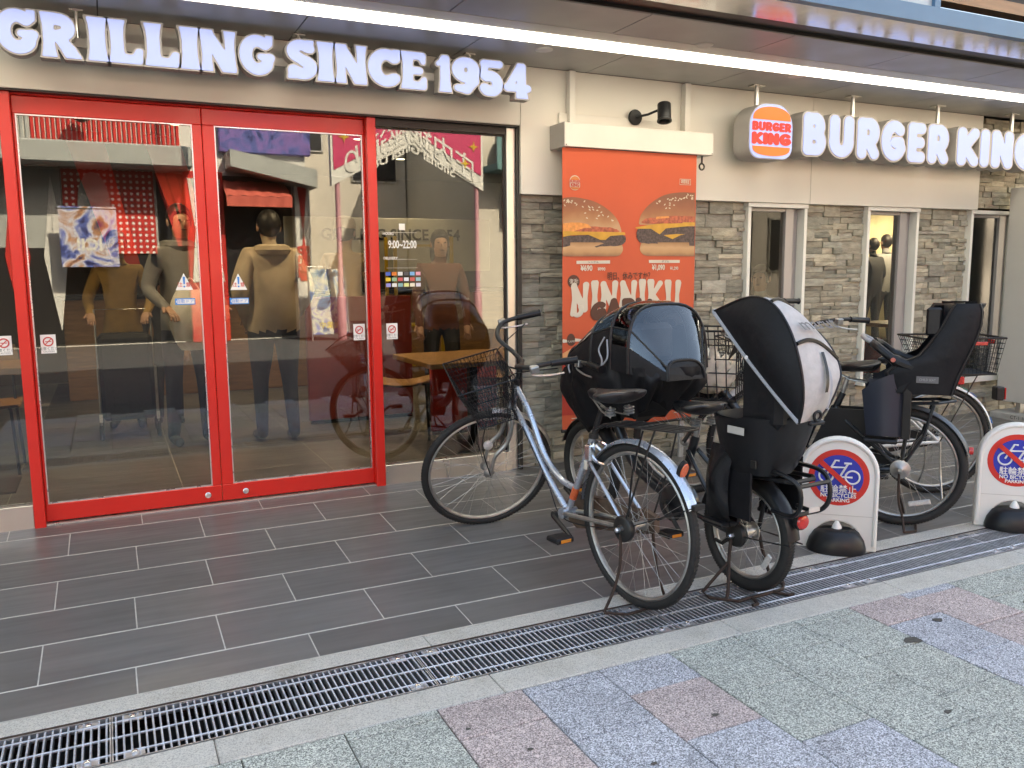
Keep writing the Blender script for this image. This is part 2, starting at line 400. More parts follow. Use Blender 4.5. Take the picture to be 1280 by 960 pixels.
# flared slab capitals
SF = {
 'G': (.82, [[(.70,.98,.08),(.71,.80,.06)], arc(.42,.5,.27,.36,50,318,18,.125), [(.62,.26,.12),(.70,.44,.10)], [(.50,.46,.075),(.72,.45,.085)]]),
 'R': (.84, [v_(.20), [(.20,.86,.12),(.42,.86,.12)]+arc(.44,.68,.17,.18,80,-90,8,.115)+[(.22,.48,.10)], [(.40,.46,.11),(.60,.16,.13),(.70,-.03,.15)]]),
 'I': (.42, [v_(.21, w=.125, fl=.18)]),
 'L': (.66, [v_(.20), [(.20,.10,.12),(.52,.08,.10),(.58,.30,.06)]]),
 'N': (.84, [[(.16,-.06,.13),(.17,.3,.085),(.17,1.02,.13)], [(.18,.92,.12),(.62,.08,.15)], [(.67,1.06,.13),(.66,.7,.085),(.66,0,.12)]]),
 'S': (.70, [[(.56,.98,.08),(.56,.82,.06)]]+[[(.56,.78,.09)]+arc(.36,.70,.19,.17,40,250,10,.115)+arc(.36,.30,.20,.17,70,-150,10,.125), [(.13,.02,.08),(.14,.20,.06)]]),
 'C': (.78, [[(.66,.98,.08),(.67,.78,.06)], arc(.42,.5,.27,.36,48,312,18,.125)]),
 'E': (.68, [v_(.20), [(.20,.90,.10),(.52,.91,.09),(.56,.74,.05)], [(.20,.5,.09),(.46,.5,.09)], [(.20,.10,.10),(.52,.09,.10),(.58,.28,.05)]]),
 '1': (.46, [[(.28,-.06,.18),(.27,.22,.125),(.27,.9,.12)], [(.08,.76,.05),(.27,.90,.10)]]),
 '9': (.70, [arc(.33,.66,.18,.22,0,360,18,.115), [(.52,.66,.11),(.50,.35,.11),(.34,.12,.11),(.16,.14,.09)]]),
 '5': (.68, [[(.16,.90,.10),(.56,.91,.10)], [(.18,.9,.08),(.15,.55,.09)], arc(.32,.34,.20,.22,120,-140,12,.125)]),
 '4': (.74, [[(.50,-.06,.17),(.47,.3,.115),(.47,.9,.12)], [(.44,.92,.09),(.12,.30,.09)], [(.10,.29,.10),(.64,.29,.10)]]),
}
def glyph_field(tbl, ch, r, res=.022, clip=None, k=0., pad=.14):
    wd, st = tbl[ch]; xs = np.arange(-pad, wd+pad+res, res); zs = np.arange(-pad, 1+pad+res, res)
    Xg, Zg = np.meshgrid(xs, zs, indexing='ij'); return stroke_field(st, Xg, Zg, r, clip, k), xs, zs, wd

_TXT = []
def text_mesh(s, size=1., fat=0., align='CENTER', sp=1.):
    "flat mesh of a text in the x-z plane facing -y, centred"
    c = bpy.data.curves.new('t', 'FONT'); c.body = s; c.size = size; c.align_x = align; c.align_y = 'CENTER'
    c.offset = fat; c.space_character = sp; c.fill_mode = 'FRONT'; c.resolution_u = 3
    o = bpy.data.objects.new('t', c); COL.objects.link(o)
    dg = bpy.context.evaluated_depsgraph_get(); me = bpy.data.meshes.new_from_object(o.evaluated_get(dg))
    me = me.copy() if me.users else me
    me.materials.clear()
    me.transform(Matrix.Rotation(PI/2, 4, 'X'))
    bpy.data.objects.remove(o); bpy.data.curves.remove(c); me.name = 'lettering'; return me
TX = {k: text_mesh(*v) for k, v in {
    'parking_jp': ('駐輪禁止', .058, .0005), 'no_bi': ('NO BICYCLES', .034, .0008), 'parking': ('PARKING', .034, .0008),
    'p690': ('¥690', .075, .0026), 'p990': ('¥990', .045, .0012), 'p1090': ('¥1,090', .075, .0026), 'p1290': ('¥1,290', .045, .0012),
    'asu': ('明日、休みですか？', .062, .0010), 'fukkatsu': ('復活!', .040, .0003), 'single': ('シングル', .02), 'double': ('ダブル', .02),
    'hours': ('9:00~22:00', .062, .0016), 'hoursh': ('HOURS', .02, .0004), 'deliv': ('DELIVERY', .02, .0004), 'gate': ('庄内銀座通り', .62, .006), 'gate2': ('Shonai Ginza Dori', .26, .006),
    'beit': ('BEIT', .34, .006), 'caution': ('ご注意ください', .017), 'caut2': ('CAUTION', .011), 'auto': ('注  意', .026, .0004), 'door': ('自動ドア', .022), 'menu': ('期間限定', .028, .0004),
    'maru': ('marut', .085, .0012), 'maru2': ('rain cover', .028), 'seatlabel': ('CHILD SEAT', .022), 'cio': ('ICI!', .30, .01), 'flame': ('FLAME', .018), 'blk': ('CT-1 10B5-12', .04),
    'b_small': ('BURGER', .031, .0011), 'k_small': ('KING', .040, .0016), 'asb1': ('OPEN', .16, .003), 'asb2': ('営業中', .15, .001), 'grill_in': ('GRILLING SINCE 1954', .17, .004),
}.items()}
def put_text(key, mtl, parent, x, y, z, name='lettering', sx=1., sz=1., rot=0.):
    M = Matrix.Translation((x, y, z)) @ Matrix.Rotation(rot, 4, 'Y') @ Matrix.Diagonal((sx, 1, sz, 1))
    me = TX[key].copy(); return obj(name, me, mtl, parent, M)

# ------------------------------------------------------------------ people (made early: the skin modifier needs evaluation)
def skin_body(joints, bones, radii, sub=3, root='pelvis'):
    names = list(joints); ix = {n: i for i, n in enumerate(names)}
    me = bpy.data.meshes.new('body'); me.from_pydata([joints[n] for n in names], [(ix[a], ix[b]) for a, b in bones], [])
    o = bpy.data.objects.new('body', me); COL.objects.link(o)
    o.modifiers.new('s', 'SKIN'); 
    sv = me.skin_vertices[0].data
    for n in names:
        r = radii[n]; sv[ix[n]].radius = r if isinstance(r, tuple) else (r, r)
        sv[ix[n]].use_root = (n == root)
    m2 = o.modifiers.new('u', 'SUBSURF'); m2.levels = sub; m2.render_levels = sub
    dg = bpy.context.evaluated_depsgraph_get(); out = bpy.data.meshes.new_from_object(o.evaluated_get(dg))
    bpy.data.objects.remove(o); return out
def seg_dist(P, a, b):
    a = np.array(a); b = np.array(b); v = b-a; t = np.clip(((P-a) @ v)/(v @ v + 1e-9), 0, 1); return np.linalg.norm(P-a-t[:, None]*v, axis=1)
SKIN = mat('skin', (.42,.24,.16), .5, var=.05); HAIR = mat('dark_hair', (.016,.012,.010), .5, var=.3, scale=60)
SHOE = mat('dark_shoe', (.03,.028,.026), .5); SHOEW = mat('white_sneaker', (.6,.59,.56), .5)
def person(label, loc, rz, h, top, bottom, pose='stand', shoe=SHOE, hair='short', bulk=1., hood=False, cap=None, group=None):
    k = h / 1.70; J = {}; Rd = {}
    def j(n, p, r): J[n] = tuple(c*k for c in p); Rd[n] = tuple(q*k for q in r) if isinstance(r, tuple) else r*k
    B = bulk; sit = pose == 'sit'
    pz = .95 if not sit else .55
    j('pelvis', (0,0,pz), (.15*B,.125*B)); j('waist', (0,0,pz+.16), (.145*B,.115*B)); j('chest', (.01,0,pz+.36), (.17*B,.125*B)); j('neckb', (0,0,pz+.49), (.075,.07)); j('neck', (.015,0,pz+.555), .05)
    j('jaw', (.035,0,pz+.60), (.062,.07)); j('head', (.025,0,pz+.675), (.075,.09)); j('crown', (.015,0,pz+.735), (.058,.07))
    bones = [('pelvis','waist'),('waist','chest'),('chest','neckb'),('neckb','neck'),('neck','jaw'),('jaw','head'),('head','crown')]
    arms = {'stand': ((.02,.23,1.13),(.10,.22,.90)), 'hold': ((.0,.25,1.14),(.22,.20,1.02)), 'push': ((.05,.26,1.15),(.30,.22,1.03)), 'look': ((.06,.24,1.15),(.24,.10,1.28)), 'sit': ((.05,.23,.72),(.28,.16,.74)), 'pocket': ((-.06,.26,1.14),(.06,.19,.95))}[pose]
    for s, sd in ((1,'l'),(-1,'r')):
        e, wv = arms
        if pose == 'look' and s < 0: e, wv = (.02,.23,1.13),(.10,.22,.90)
        j('sh'+sd, (0,s*.165,pz+.445), .068*B); j('el'+sd, (e[0],s*e[1],e[2]), .052*B); j('wr'+sd, (wv[0],s*wv[1],wv[2]), .033)
        d = Vector((wv[0]-e[0], s*(wv[1]-e[1]), wv[2]-e[2])).normalized(); pr = Vector((wv[0], s*wv[1], wv[2]))
        j('pa'+sd, tuple(pr+d*.07), (.036,.02)); bones += [('chest','sh'+sd),('sh'+sd,'el'+sd),('el'+sd,'wr'+sd),('wr'+sd,'pa'+sd)]
        side = d.cross(Vector((0,0,1))); side = side.normalized() if side.length > .1 else Vector((1,0,0))
        cu = side.cross(d).normalized() * -1
        for q, (of, ln) in enumerate(((-.027,.062),(-.009,.075),(.009,.07),(.027,.055))):
            b0 = pr+d*.09+side*of; j('f%d%s' % (q,sd), tuple(b0+d*ln*.5+cu*.006), .0085); j('g%d%s' % (q,sd), tuple(b0+d*ln*.85+cu*.03), .0075)
            bones += [('pa'+sd,'f%d%s' % (q,sd)),('f%d%s' % (q,sd),'g%d%s' % (q,sd))]
        b0 = pr+d*.03+side*s*-.035; j('t0'+sd, tuple(b0), .011); j('t1'+sd, tuple(b0+d*.045+side*s*-.02), .009); bones += [('wr'+sd,'t0'+sd),('t0'+sd,'t1'+sd)]
        if sit:
            j('hi'+sd, (.05,s*.09,pz-.03), .085); j('kn'+sd, (.43,s*.11,.50), .06); j('an'+sd, (.45,s*.11,.09), .045); j('he'+sd, (.43,s*.11,.045), .04); j('to'+sd, (.60,s*.12,.035), .034)
        else:
            st = .05 if s > 0 else -.04
            j('hi'+sd, (0,s*.09,.86), .092*B); j('kn'+sd, (.03+st*.5,s*.105,.48), .064); j('an'+sd, (st,s*.11,.09), .048); j('he'+sd, (st-.02,s*.11,.045), .042); j('to'+sd, (st+.16,s*.125,.035), .036)
        bones += [('pelvis','hi'+sd),('hi'+sd,'kn'+sd),('kn'+sd,'an'+sd),('an'+sd,'he'+sd),('he'+sd,'to'+sd)]
    me = skin_body(J, bones, Rd)
    P = np.array([p.center for p in me.polygons]); best = np.full(len(P), 9.); lab = np.zeros(len(P), int)
    for a, b in bones:
        d = seg_dist(P, J[a], J[b]) - .5*(np.mean(Rd[a]) + np.mean(Rd[b]))
        if a in ('neck','jaw','head','crown') or b in ('neck','jaw'): li = 0
        elif a[:2] in ('pa','f0','f1','f2','f3','t0') or b[:2] in ('t0','pa'): li = 0
        elif a[:2] in ('he','an') : li = 3
        elif a[:2] in ('sh','el','wr'): li = 4
        elif a[:2] in ('hi','kn') or b[:2] == 'hi': li = 2
        else: li = 1
        mk = d < best; best[mk] = d[mk]; lab[mk] = li
    hem = (pz-.10)*k
    lab[(lab == 2) & (P[:,2] > hem)] = 1; lab[(lab == 1) & (P[:,2] < hem)] = 2; lab[lab == 4] = 1
    me.materials.clear()
    for m in (SKIN, top, bottom, shoe): me.materials.append(m)
    me.polygons.foreach_set('material_index', lab.tolist()); me.polygons.foreach_set('use_smooth', [True]*len(me.polygons))
    root = thing('person', label, 'person', loc, rz, group)
    o = bpy.data.objects.new('body', me); COL.objects.link(o); o.parent = root
    hz = (pz+.675)*k
    hb = MB()
    if hair != 'hidden':
        hb.ell((.005*k,0,hz+.022*k), (.098*k,.088*k,.108*k), 20, 12)
        hb.v = [((x if x < .055*k or z > hz+.045*k else .055*k + (x-.055*k)*.2), y, z if z > hz-.06*k or x < .02*k else hz-.06*k+(z-hz+.06*k)*.2) for x, y, z in hb.v]
        if hair == 'long': hb.ell((-.05*k,0,hz-.08*k), (.06*k,.085*k,.15*k), 16, 8)
        obj('hair', hb, HAIR, root)
    fc = MB(); fc.ell((.118*k,0,hz-.022*k), (.018*k,.012*k,.022*k), 8, 6)
    for s in (-1,1): fc.ell((.012*k,s*.083*k,hz-.01*k), (.02*k,.010*k,.03*k), 8, 6)
    obj('face', fc, SKIN, root)
    ey = MB()
    for s in (-1,1): ey.ell((.105*k,s*.03*k,hz+.004*k), (.008*k,.012*k,.006*k), 8, 6)
    ey.ell((.100*k,0,hz-.062*k), (.010*k,.022*k,.005*k), 8, 6); obj('eyes_and_mouth', ey, mat('eye_dark', (.08,.03,.025), .5), root)
    if hood:
        hd = MB(); hd.torus((-.05*k,0,(pz+.50)*k), .095*k, .042*k, 'z', 20, 8); obj('hood', hd, top, root)
    if cap:
        cm = MB(); cm.lathe([(.10*k,hz+.03*k),(.102*k,hz+.07*k),(.085*k,hz+.115*k),(.04*k,hz+.14*k)], (.01*k,0,0), 20); cm.ell((.13*k,0,hz+.035*k), (.07*k,.07*k,.008*k), 12, 6); obj('cap', cm, cap, root)
    return root
# ------------------------------------------------------------------ ground, pavement, drain, porch
st = mat('street_paving', (.17,.175,.17), .85, var=.15, scale=3)
g = obj('street', MB().box(-60, 60, -60, .605, -.3, -.005), st, kind='structure', sharp=0)
_b = st.node_tree; _br = _b.nodes.new('ShaderNodeTexBrick'); _ge = _b.nodes.new('ShaderNodeNewGeometry')
_br.inputs['Scale'].default_value = 1.0; _br.inputs['Brick Width'].default_value = .3; _br.inputs['Row Height'].default_value = .3; _br.inputs['Mortar Size'].default_value = .006
_br.inputs['Color1'].default_value = (.060,.066,.068,1); _br.inputs['Color2'].default_value = (.075,.07,.072,1); _br.inputs['Mortar'].default_value = (.03,.03,.03,1)
_b.links.new(_ge.outputs['Position'], _br.inputs['Vector']); _b.links.new(_br.outputs['Color'], _b.nodes['Principled BSDF'].inputs['Base Color'])
pave = obj('pavement', MB().box(-60, 60, .61, 2.352, -.3, -.012), MT['joint'], kind='structure', sharp=0)
tile_me = {}
def slab(name, lx, ly, th, c, m):
    k = (round(lx, 3), round(ly, 3), th, m.name)
    if k not in tile_me:
        tile_me[k] = MB().cbox(-lx/2, lx/2, -ly/2, ly/2, -th, 0, c).mesh(name, 0); tile_me[k].materials.append(m)
    return tile_me[k]
PC = {'g': MT['pave_green'], 'b': MT['pave_blue'], 'p': MT['pave_pink']}
known = {(0,0):'g',(0,1):'g',(1,0):'p',(1,1):'p',(1,2):'g',(2,0):'b',(2,1):'b',(2,2):'b',(3,0):'b',(3,1):'p',(3,2):'b',(3,3):'b',(4,0):'g',(4,1):'g',(4,2):'g',(4,3):'b',(5,0):'g',(5,1):'g',(5,2):'g',(5,3):'g',
         (6,0):'g',(6,1):'g',(6,2):'g',(6,3):'g',(7,0):'p',(7,1):'b',(7,2):'b',(7,3):'g',(8,0):'b',(8,1):'p',(8,2):'p',(8,3):'g',(9,0):'g',(9,1):'g',(9,2):'p',(10,0):'g',(10,1):'g',(10,2):'g',(-1,0):'g',(-1,1):'g',(11,0):'p',(11,1):'p',(11,2):'b',(12,1):'b',(12,0):'g'}
rp = random.Random(3)
for i in range(-5, 20):
    x0 = .557 + .2985 * i
    y = 2.350; j = 0
    top = 2.155 if i % 2 else 2.30
    while y > .65:
        y1 = top - .2985 * j
        c = known.get((i, j)) or rp.choice('gggbbp')
        ly = y - y1 - .004
        o = obj('paver', slab('paver', .2945, ly, .05, .0022, PC[c]), None, pave)
        o.location = (x0 + .149 + rp.uniform(-.0006, .0006), (y + y1) / 2, rp.uniform(-.0022, .0008))
        o.rotation_euler = (R_(rp.uniform(-.15, .15)), R_(rp.uniform(-.15, .15)), 0)
        y = y1; j += 1
for bx, by, br in ((1.62,1.93,.010),(2.62,2.02,.030),(2.86,2.10,.018),(1.02,2.02,.008),(2.28,1.62,.012),(3.35,2.05,.022),(.9,2.2,.007),(3.1,1.7,.015),(1.3,1.8,.009)):
    a = [(bx+br*(1+.25*math.sin(3*t+bx*9))*math.cos(t)*1.2, by+br*(1+.2*math.cos(2*t+by*7))*math.sin(t)*.8) for t in np.linspace(0, 2*PI, 14)[:-1]]
    obj('gum_stain', MB().prism(a, .0012, .0018, 'xy'), MT['joint'], pave)

kerb = obj('drain_kerb', MB().box(-60, 60, 2.354, 2.492, -.3, -.011).box(-60, 60, 2.788, 2.883, -.3, -.011), MT['joint'], kind='structure', sharp=0)
for (ya, yb) in ((2.355, 2.492), (2.788, 2.883)):
    x = -2.6; 
    while x < 8.6:
        L = rp.choice((.6, .9, 1.0)) if ya < 2.6 else rp.choice((1.2, 1.8))
        o = obj('kerb_stone', MB().cbox(-L/2+.0012, L/2-.0012, ya, yb, -.08, 0, .0035), MT['granite'], kerb, loc=(x+L/2, 0, rp.uniform(-.001, .0005)), sharp=0); x += L
ch = MB().box(-60, 60, 2.492, 2.788, -.3, -.2)
obj('drain_channel', ch, MT['drain'], kind='structure', sharp=0)
obj('drain_edge', MB().box(-60, 60, 2.7745, 2.7875, -.06, -.001), MT['rusty'], kerb, sharp=0)
# grating panels: frame bars, close cross bars, three rods, lugs with bolts
G0, G1 = 2.497, 2.773
bars = MB()
nb = 47
for q in range(nb):
    x = .012 + q * (.992 - .024) / (nb - 1)
    bars.box(x - .0029, x + .0029, G0 + .006, G1 - .006, -.030, -.003)
    for s in range(22):
        y = G0 + .012 + s * .0119
        bars.add([(x-.0029,y,-.003),(x+.0029,y,-.003),(x+.0029,y+.006,-.003),(x-.0029,y+.006,-.003),(x,y+.003,-.0006)], [(0,1,4),(1,2,4),(2,3,4),(3,0,4)])
bars_me = bars.mesh('cross_bar', 0); bars_me.materials.append(MT['galv'])
rods = MB()
for fy in (.15, .5, .85):
    y = G0 + (G1 - G0) * fy; rods.tube([(0,y,-.004),(.992,y,-.003)], .0045, 6)
rods_me = rods.mesh('rod'); rods_me.materials.append(MT['galv'])
fr = MB().box(0, .004, G0, G1, -.032, -.001).box(.988, .992, G0, G1, -.032, -.001).box(.004, .988, G0, G0+.004, -.032, -.001).box(.004, .988, G1-.004, G1, -.032, -.001)
fr_me = fr.mesh('frame', 0); fr_me.materials.append(MT['galv'])
lug = MB().box(-.028, .028, -.02, .02, -.012, -.009); bolt = MB().lathe([(.009,-.009),(.009,-.004),(.005,-.002)], n=8)
lug_me = lug.mesh('lug', 0); lug_me.materials.append(MT['galv']); bolt_me = bolt.mesh('bolt'); bolt_me.materials.append(MT['chrome'])
where = {-2: 'one panel past the left red door post', -1: 'in line with the left red door post', 0: 'in front of the two red door leaves', 1: 'next to the silver bicycle rear wheel', 2: 'under the small black rear wheel and its stand',
         3: 'before the board beside the small black wheel', 4: 'before the board beyond the tall child seat', 5: 'one panel past the farther no parking board'}
for k in range(-2, 6):
    x0 = -.075 + .994 * k
    g = thing('drain_grating', 'galvanised steel drain grating panel ' + where[k], 'drain grating', (x0, 0, 0), 0, 'drain gratings along the porch')
    obj('frame', fr_me, None, g); b = obj('cross_bars', bars_me, None, g); b['kind'] = 'stuff'; obj('rods', rods_me, None, g)
    for lx in (.06, .93):
        for ly in (G0 + .03, G1 - .03):
            l = obj('lug', lug_me, None, g, loc=(lx, ly, .006)); obj('bolt', bolt_me, None, l)

porch = obj('porch_floor', MB().box(-9, 12, 0, 2.2, -.3, -.0003), MT['grout'], kind='structure', M=Matrix.Translation((0, EDGE, 0)) @ Matrix.Rotation(math.atan(SLOPE), 4, 'X'), sharp=0)
rowY = [2.885, 3.075, 3.376, 3.673, 3.971, 4.270, 4.577, 4.876]
cosS = math.cos(math.atan(SLOPE))
for r in range(len(rowY) - 1):
    a, b = (rowY[r] - EDGE) / cosS, (rowY[r+1] - EDGE) / cosS
    off = (.005, .306, .02, .330, .046, .360, .088)[r]
    for k in range(-3, 15):
        xa = off + .602 * k
        if xa < -1.6 or xa > 8.4: continue
        o = obj('floor_tile', slab('floor_tile', .5975, b - a - .0095, .012, .0004, MT['tile']), None, porch)
        o.location = (xa + .301, (a + b) / 2, rp.uniform(.0001, .0006))

# ------------------------------------------------------------------ the restaurant building
bld = thing('restaurant_building', 'burger restaurant front with cream fascia, grey stone wall and red sliding doors', 'building', (0, 4.7, 0))
BO = Vector((0, 4.7, 0))
def part(name, mb, m, parent=None, sharp=0, **k):
    "world-coordinates mesh as a part of the building"
    for i in range(len(mb.v)): x, y, z = mb.v[i]; mb.v[i] = (x, y - 4.7, z)
    return obj(name, mb, m, parent or bld, sharp=sharp, **k)
FZ = .112
RED = MT['red']
for x0, x1 in ((-.403, -.353), (1.376, 1.429)):
    part('door_post', MB().cbox(x0, x1, 4.716, 4.86, FZ-.02, 2.238, .003), RED)
part('door_header', MB().cbox(-.353, 1.376, 4.752, 4.86, 2.231, 2.245, .002), RED)
part('door_track', MB().box(-.353, 1.376, 4.74, 4.87, .104, .120), MT['steel'])
def leaf(x0, x1, sl, sr, lock):
    f = MB()
    f.cbox(x0, x1, 4.766, 4.80, .124, .215, .003); f.cbox(x0, x1, 4.766, 4.80, 2.146, 2.230, .003)
    f.cbox(x0, x0 + sl, 4.7661, 4.7999, .2151, 2.1459, .003); f.cbox(x1 - sr, x1, 4.7661, 4.7999, .2151, 2.1459, .003)
    d = part('door', f, RED, label='red framed glass sliding door leaf')
    part('pane', MB().box(x0+sl, x1-sr, 4.781, 4.786, .215, 2.146), MT['glass'], d)
    be = MB()
    for (a, b, c, e) in ((x0+sl, x1-sr, .215, .221), (x0+sl, x1-sr, 2.140, 2.146)): be.box(a, b, 4.772, 4.7805, c, e)
    for (a, b) in ((x0+sl, x0+sl+.006), (x1-sr-.006, x1-sr)): be.box(a, b, 4.772, 4.7805, .2211, 2.1399)
    part('glazing_bead', be, MT['alu'], d)
    l = MB().lathe([(.016,0),(.016,.004),(.012,.006),(.0119,.004),(.005,.0045)], ax='y', n=20); 
    for i in range(len(l.v)): x, y, z = l.v[i]; l.v[i] = (lock + x, 4.766 - y, .166 + z)
    part('lock', l, MT['alu'], d, 40); return d
dl = leaf(-.352, .5035, .012, .046, .43)
dr = leaf(.5065, 1.3755, .060, .012, .63)
# stickers on the panes
def sticker(parent, u, v, wd, ht, m, name='sticker', y=4.779, th=.0012):
    x, _, z = onY(u, v, y); return part(name, MB().box(x-wd/2, x+wd/2, y-th, y, z-ht/2, z+ht/2), m, parent)
STB = mat('sticker_blue', (.03,.22,.62), .4, var=.02); STW = MT['printw']; STR = mat('sticker_red', (.55,.06,.05), .4, var=.02); STK = mat('sticker_black', (.03,.03,.03), .4)
def nosmoke(parent, u, v, y):
    x, _, z = onY(u, v, y); s = part('sticker', MB().box(x-.034, x+.034, y-.0012, y, z-.047, z+.047), STW, parent, label='no smoking sticker')
    q = MB().torus((x, y-.0018, z+.012), .021, .0032, 'y', 24, 6); q.box(x-.0022, x+.0022, y-.0024, y-.0016, z-.007, z+.031); 
    i0 = len(q.v)-8; c = Vector((x, y, z+.012)); q.xf(Matrix.Translation(c) @ Matrix.Rotation(R_(45), 4, 'Y') @ Matrix.Translation(-c), i0)
    q.box(x-.014, x+.014, y-.0020, y-.0014, z+.010, z+.014)
    part('prohibition_ring', q, STR, s, 35)
    t = obj('lettering', TX['caution'].copy(), STK, s); t.location = (x, y-4.7-.0014, z-.024)
    t = obj('lettering', TX['caut2'].copy(), STK, s); t.location = (x, y-4.7-.0014, z-.038)
nosmoke(dl, 60.5, 430, 4.779); nosmoke(dr, 449, 415, 4.779)
def warn(parent, u, v, y=4.779):
    x, _, z = onY(u, v, y)
    tri = [(x+.052*math.cos(a), z-.014+.058*math.sin(a)) for a in (R_(90), R_(212), R_(328))]
    s = part('sticker', MB().prism(tri, y-.0012, y), STW, parent, label='white and blue warning triangle sticker')
    q = MB().prism([(x-.006,z+.026),(x+.006,z+.026),(x+.0035,z-.014),(x-.0035,z-.014)], y-.0022, y-.0013).lathe([(.005,0),(.005,.0008)], (x,y-.0022,z-.026), 12, 'y')
    part('exclamation_mark', q, STB, s)
    t = obj('lettering', TX['auto'].copy(), STR, s); t.location = (x, y-4.7-.0014, z-.018)
    z2 = z - .105
    s2 = part('sticker', MB().box(x-.050, x+.050, y-.0012, y, z2-.017, z2+.017), STB, parent, label='blue and white door direction sticker')
    part('label_panel', MB().prism([(x-.046,z2),(x-.038,z2+.012),(x+.046,z2+.012),(x+.046,z2-.012),(x-.038,z2-.012)], y-.0020, y-.0013), STW, s2)
    t = obj('lettering', TX['door'].copy(), STB, s2); t.location = (x, y-4.7-.0026, z2)
warn(dl, 230, 352); warn(dr, 298, 352)

# fixed shop window right of the doors, and the one left of them
fw = part('shop_window', MB().cbox(2.252, 2.312, 4.728, 4.80, FZ, 2.236, .003).box(1.4295, 2.2515, 4.745, 4.80, 2.196, 2.236), MT['steel'], label='fixed glass shop window with steel corner post')
part('transom', MB().box(1.4295, 2.2515, 4.735, 4.7445, 2.196, 2.238), MT['dark'], fw)
part('pane', MB().box(1.4295, 2.2515, 4.762, 4.768, .230, 2.1955), MT['glass'], fw)
part('jamb', MB().box(2.3125, 2.335, 4.70, 4.80, FZ, 2.238), MT['dark'], fw)
part('gasket', MB().box(2.2395, 2.2515, 4.758, 4.7615, .232, 2.195).box(1.43, 2.239, 4.758, 4.7615, 2.186, 2.195), MT['dark'], fw)
part('kick_plate', MB().cbox(1.4295, 2.272, 4.722, 4.800, FZ-.01, .2295, .002), MT['steel'], fw)
lw = part('shop_window', MB().box(-2.6, -.4035, 4.745, 4.80, 2.196, 2.236), MT['dark'], label='fixed glass shop window left of the doors')
part('pane', MB().box(-2.6, -.4035, 4.762, 4.768, .230, 2.1955), MT['glass'], lw)
part('kick_plate', MB().cbox(-2.6, -.4035, 4.722, 4.800, FZ-.01, .2295, .002), MT['steel'], lw)
nosmoke(fw, 490, 414, 4.760); nosmoke(lw, 5, 432, 4.760)
# opening hours and card logos printed on the pane
hx, _, hz = onY(503, 306, 4.76)
pr = part('window_print', MB().box(hx-.10, hx+.09, 4.7595, 4.7605, hz+.07, hz+.0715).box(hx-.10, hx+.09, 4.7595, 4.7605, hz-.085, hz-.0838).box(hx-.10, hx+.09, 4.7595, 4.7605, hz-.135, hz-.1338), STW, fw)
for kk, dx, dz, sx in (('hours', .0, .0, .62), ('hoursh', -.085, .063, 1), ('deliv', -.075, -.078, 1)):
    t = obj('lettering', TX[kk].copy(), STW, pr); t.location = (hx+dx, .0592, hz+dz); t.scale = (sx, 1, 1)
lg = part('window_print', MB().cbox(hx-.018, hx+.018, 4.7592, 4.7606, hz+.085, hz+.122, .012), STW, fw)
cols = [(.05,.12,.5),(.7,.2,.03),(.7,.7,.68),(.1,.1,.1),(.2,.45,.75),(.75,.35,.45),(.8,.6,.05),(.3,.5,.3),(.6,.1,.1),(.75,.75,.8),(.6,.12,.1),(.3,.5,.55),(.3,.3,.65),(.75,.75,.7),(.2,.4,.4),(.7,.75,.3),(.8,.75,.6),(.6,.6,.7)]
for q, c in enumerate(cols):
    x = hx - .092 + (q % 6) * .037; z = hz - .168 - (q // 6) * .033
    part('payment_logo', MB().box(x-.0145, x+.0145, 4.7594, 4.7606, z-.0105, z+.0105), mat('logo_print', c, .5, var=.05), fw)

# fascia panels
FY = 4.68
fs = MT['cream']
for n, (x0, x1, z0) in enumerate(((-5, -1.2, 2.247), (-1.1975, 2.3215, 2.247), (2.324, 4.688, 1.84), (4.6905, 6.55, 1.84))):
    part('fascia_panel', MB().cbox(x0, x1, FY, FY+.07, z0, 2.5925, .0015), fs)
part('fascia_trim', MB().box(-5, 2.3215, FY+.012, FY+.06, 2.238, 2.2465), MT['dark'])
# stone walling
wall = part('stone_wall', MB().box(2.336, 4.128, 4.765, 4.95, 0, 1.9).box(4.692, 5.308, 4.765, 4.95, 0, 1.9).box(5.886, 6.506, 4.765, 4.95, 0, 1.9).box(7.10, 15, 4.765, 4.95, 0, 1.9)
            .box(4.128, 4.692, 4.7651, 4.9499, 0, .44).box(5.308, 5.886, 4.7651, 4.9499, 0, .44).box(6.506, 7.10, 4.7651, 4.9499, 0, .44).box(6.552, 15, 4.7652, 4.9498, 1.9, 2.5925).box(2.336, 6.551, 4.7653, 4.9497, 1.9001, 2.59), MT['backing'])
regions = [(2.336, 4.128, .10, 1.84), (4.128, 4.692, .10, .44), (4.692, 5.308, .10, 1.84), (5.308, 5.886, .10, .44), (5.886, 6.506, .10, 1.84), (6.506, 7.10, .10, .44), (7.10, 8.6, .10, 2.59), (6.552, 7.10, 1.86, 2.59)]
stones = []
rs = random.Random(21)
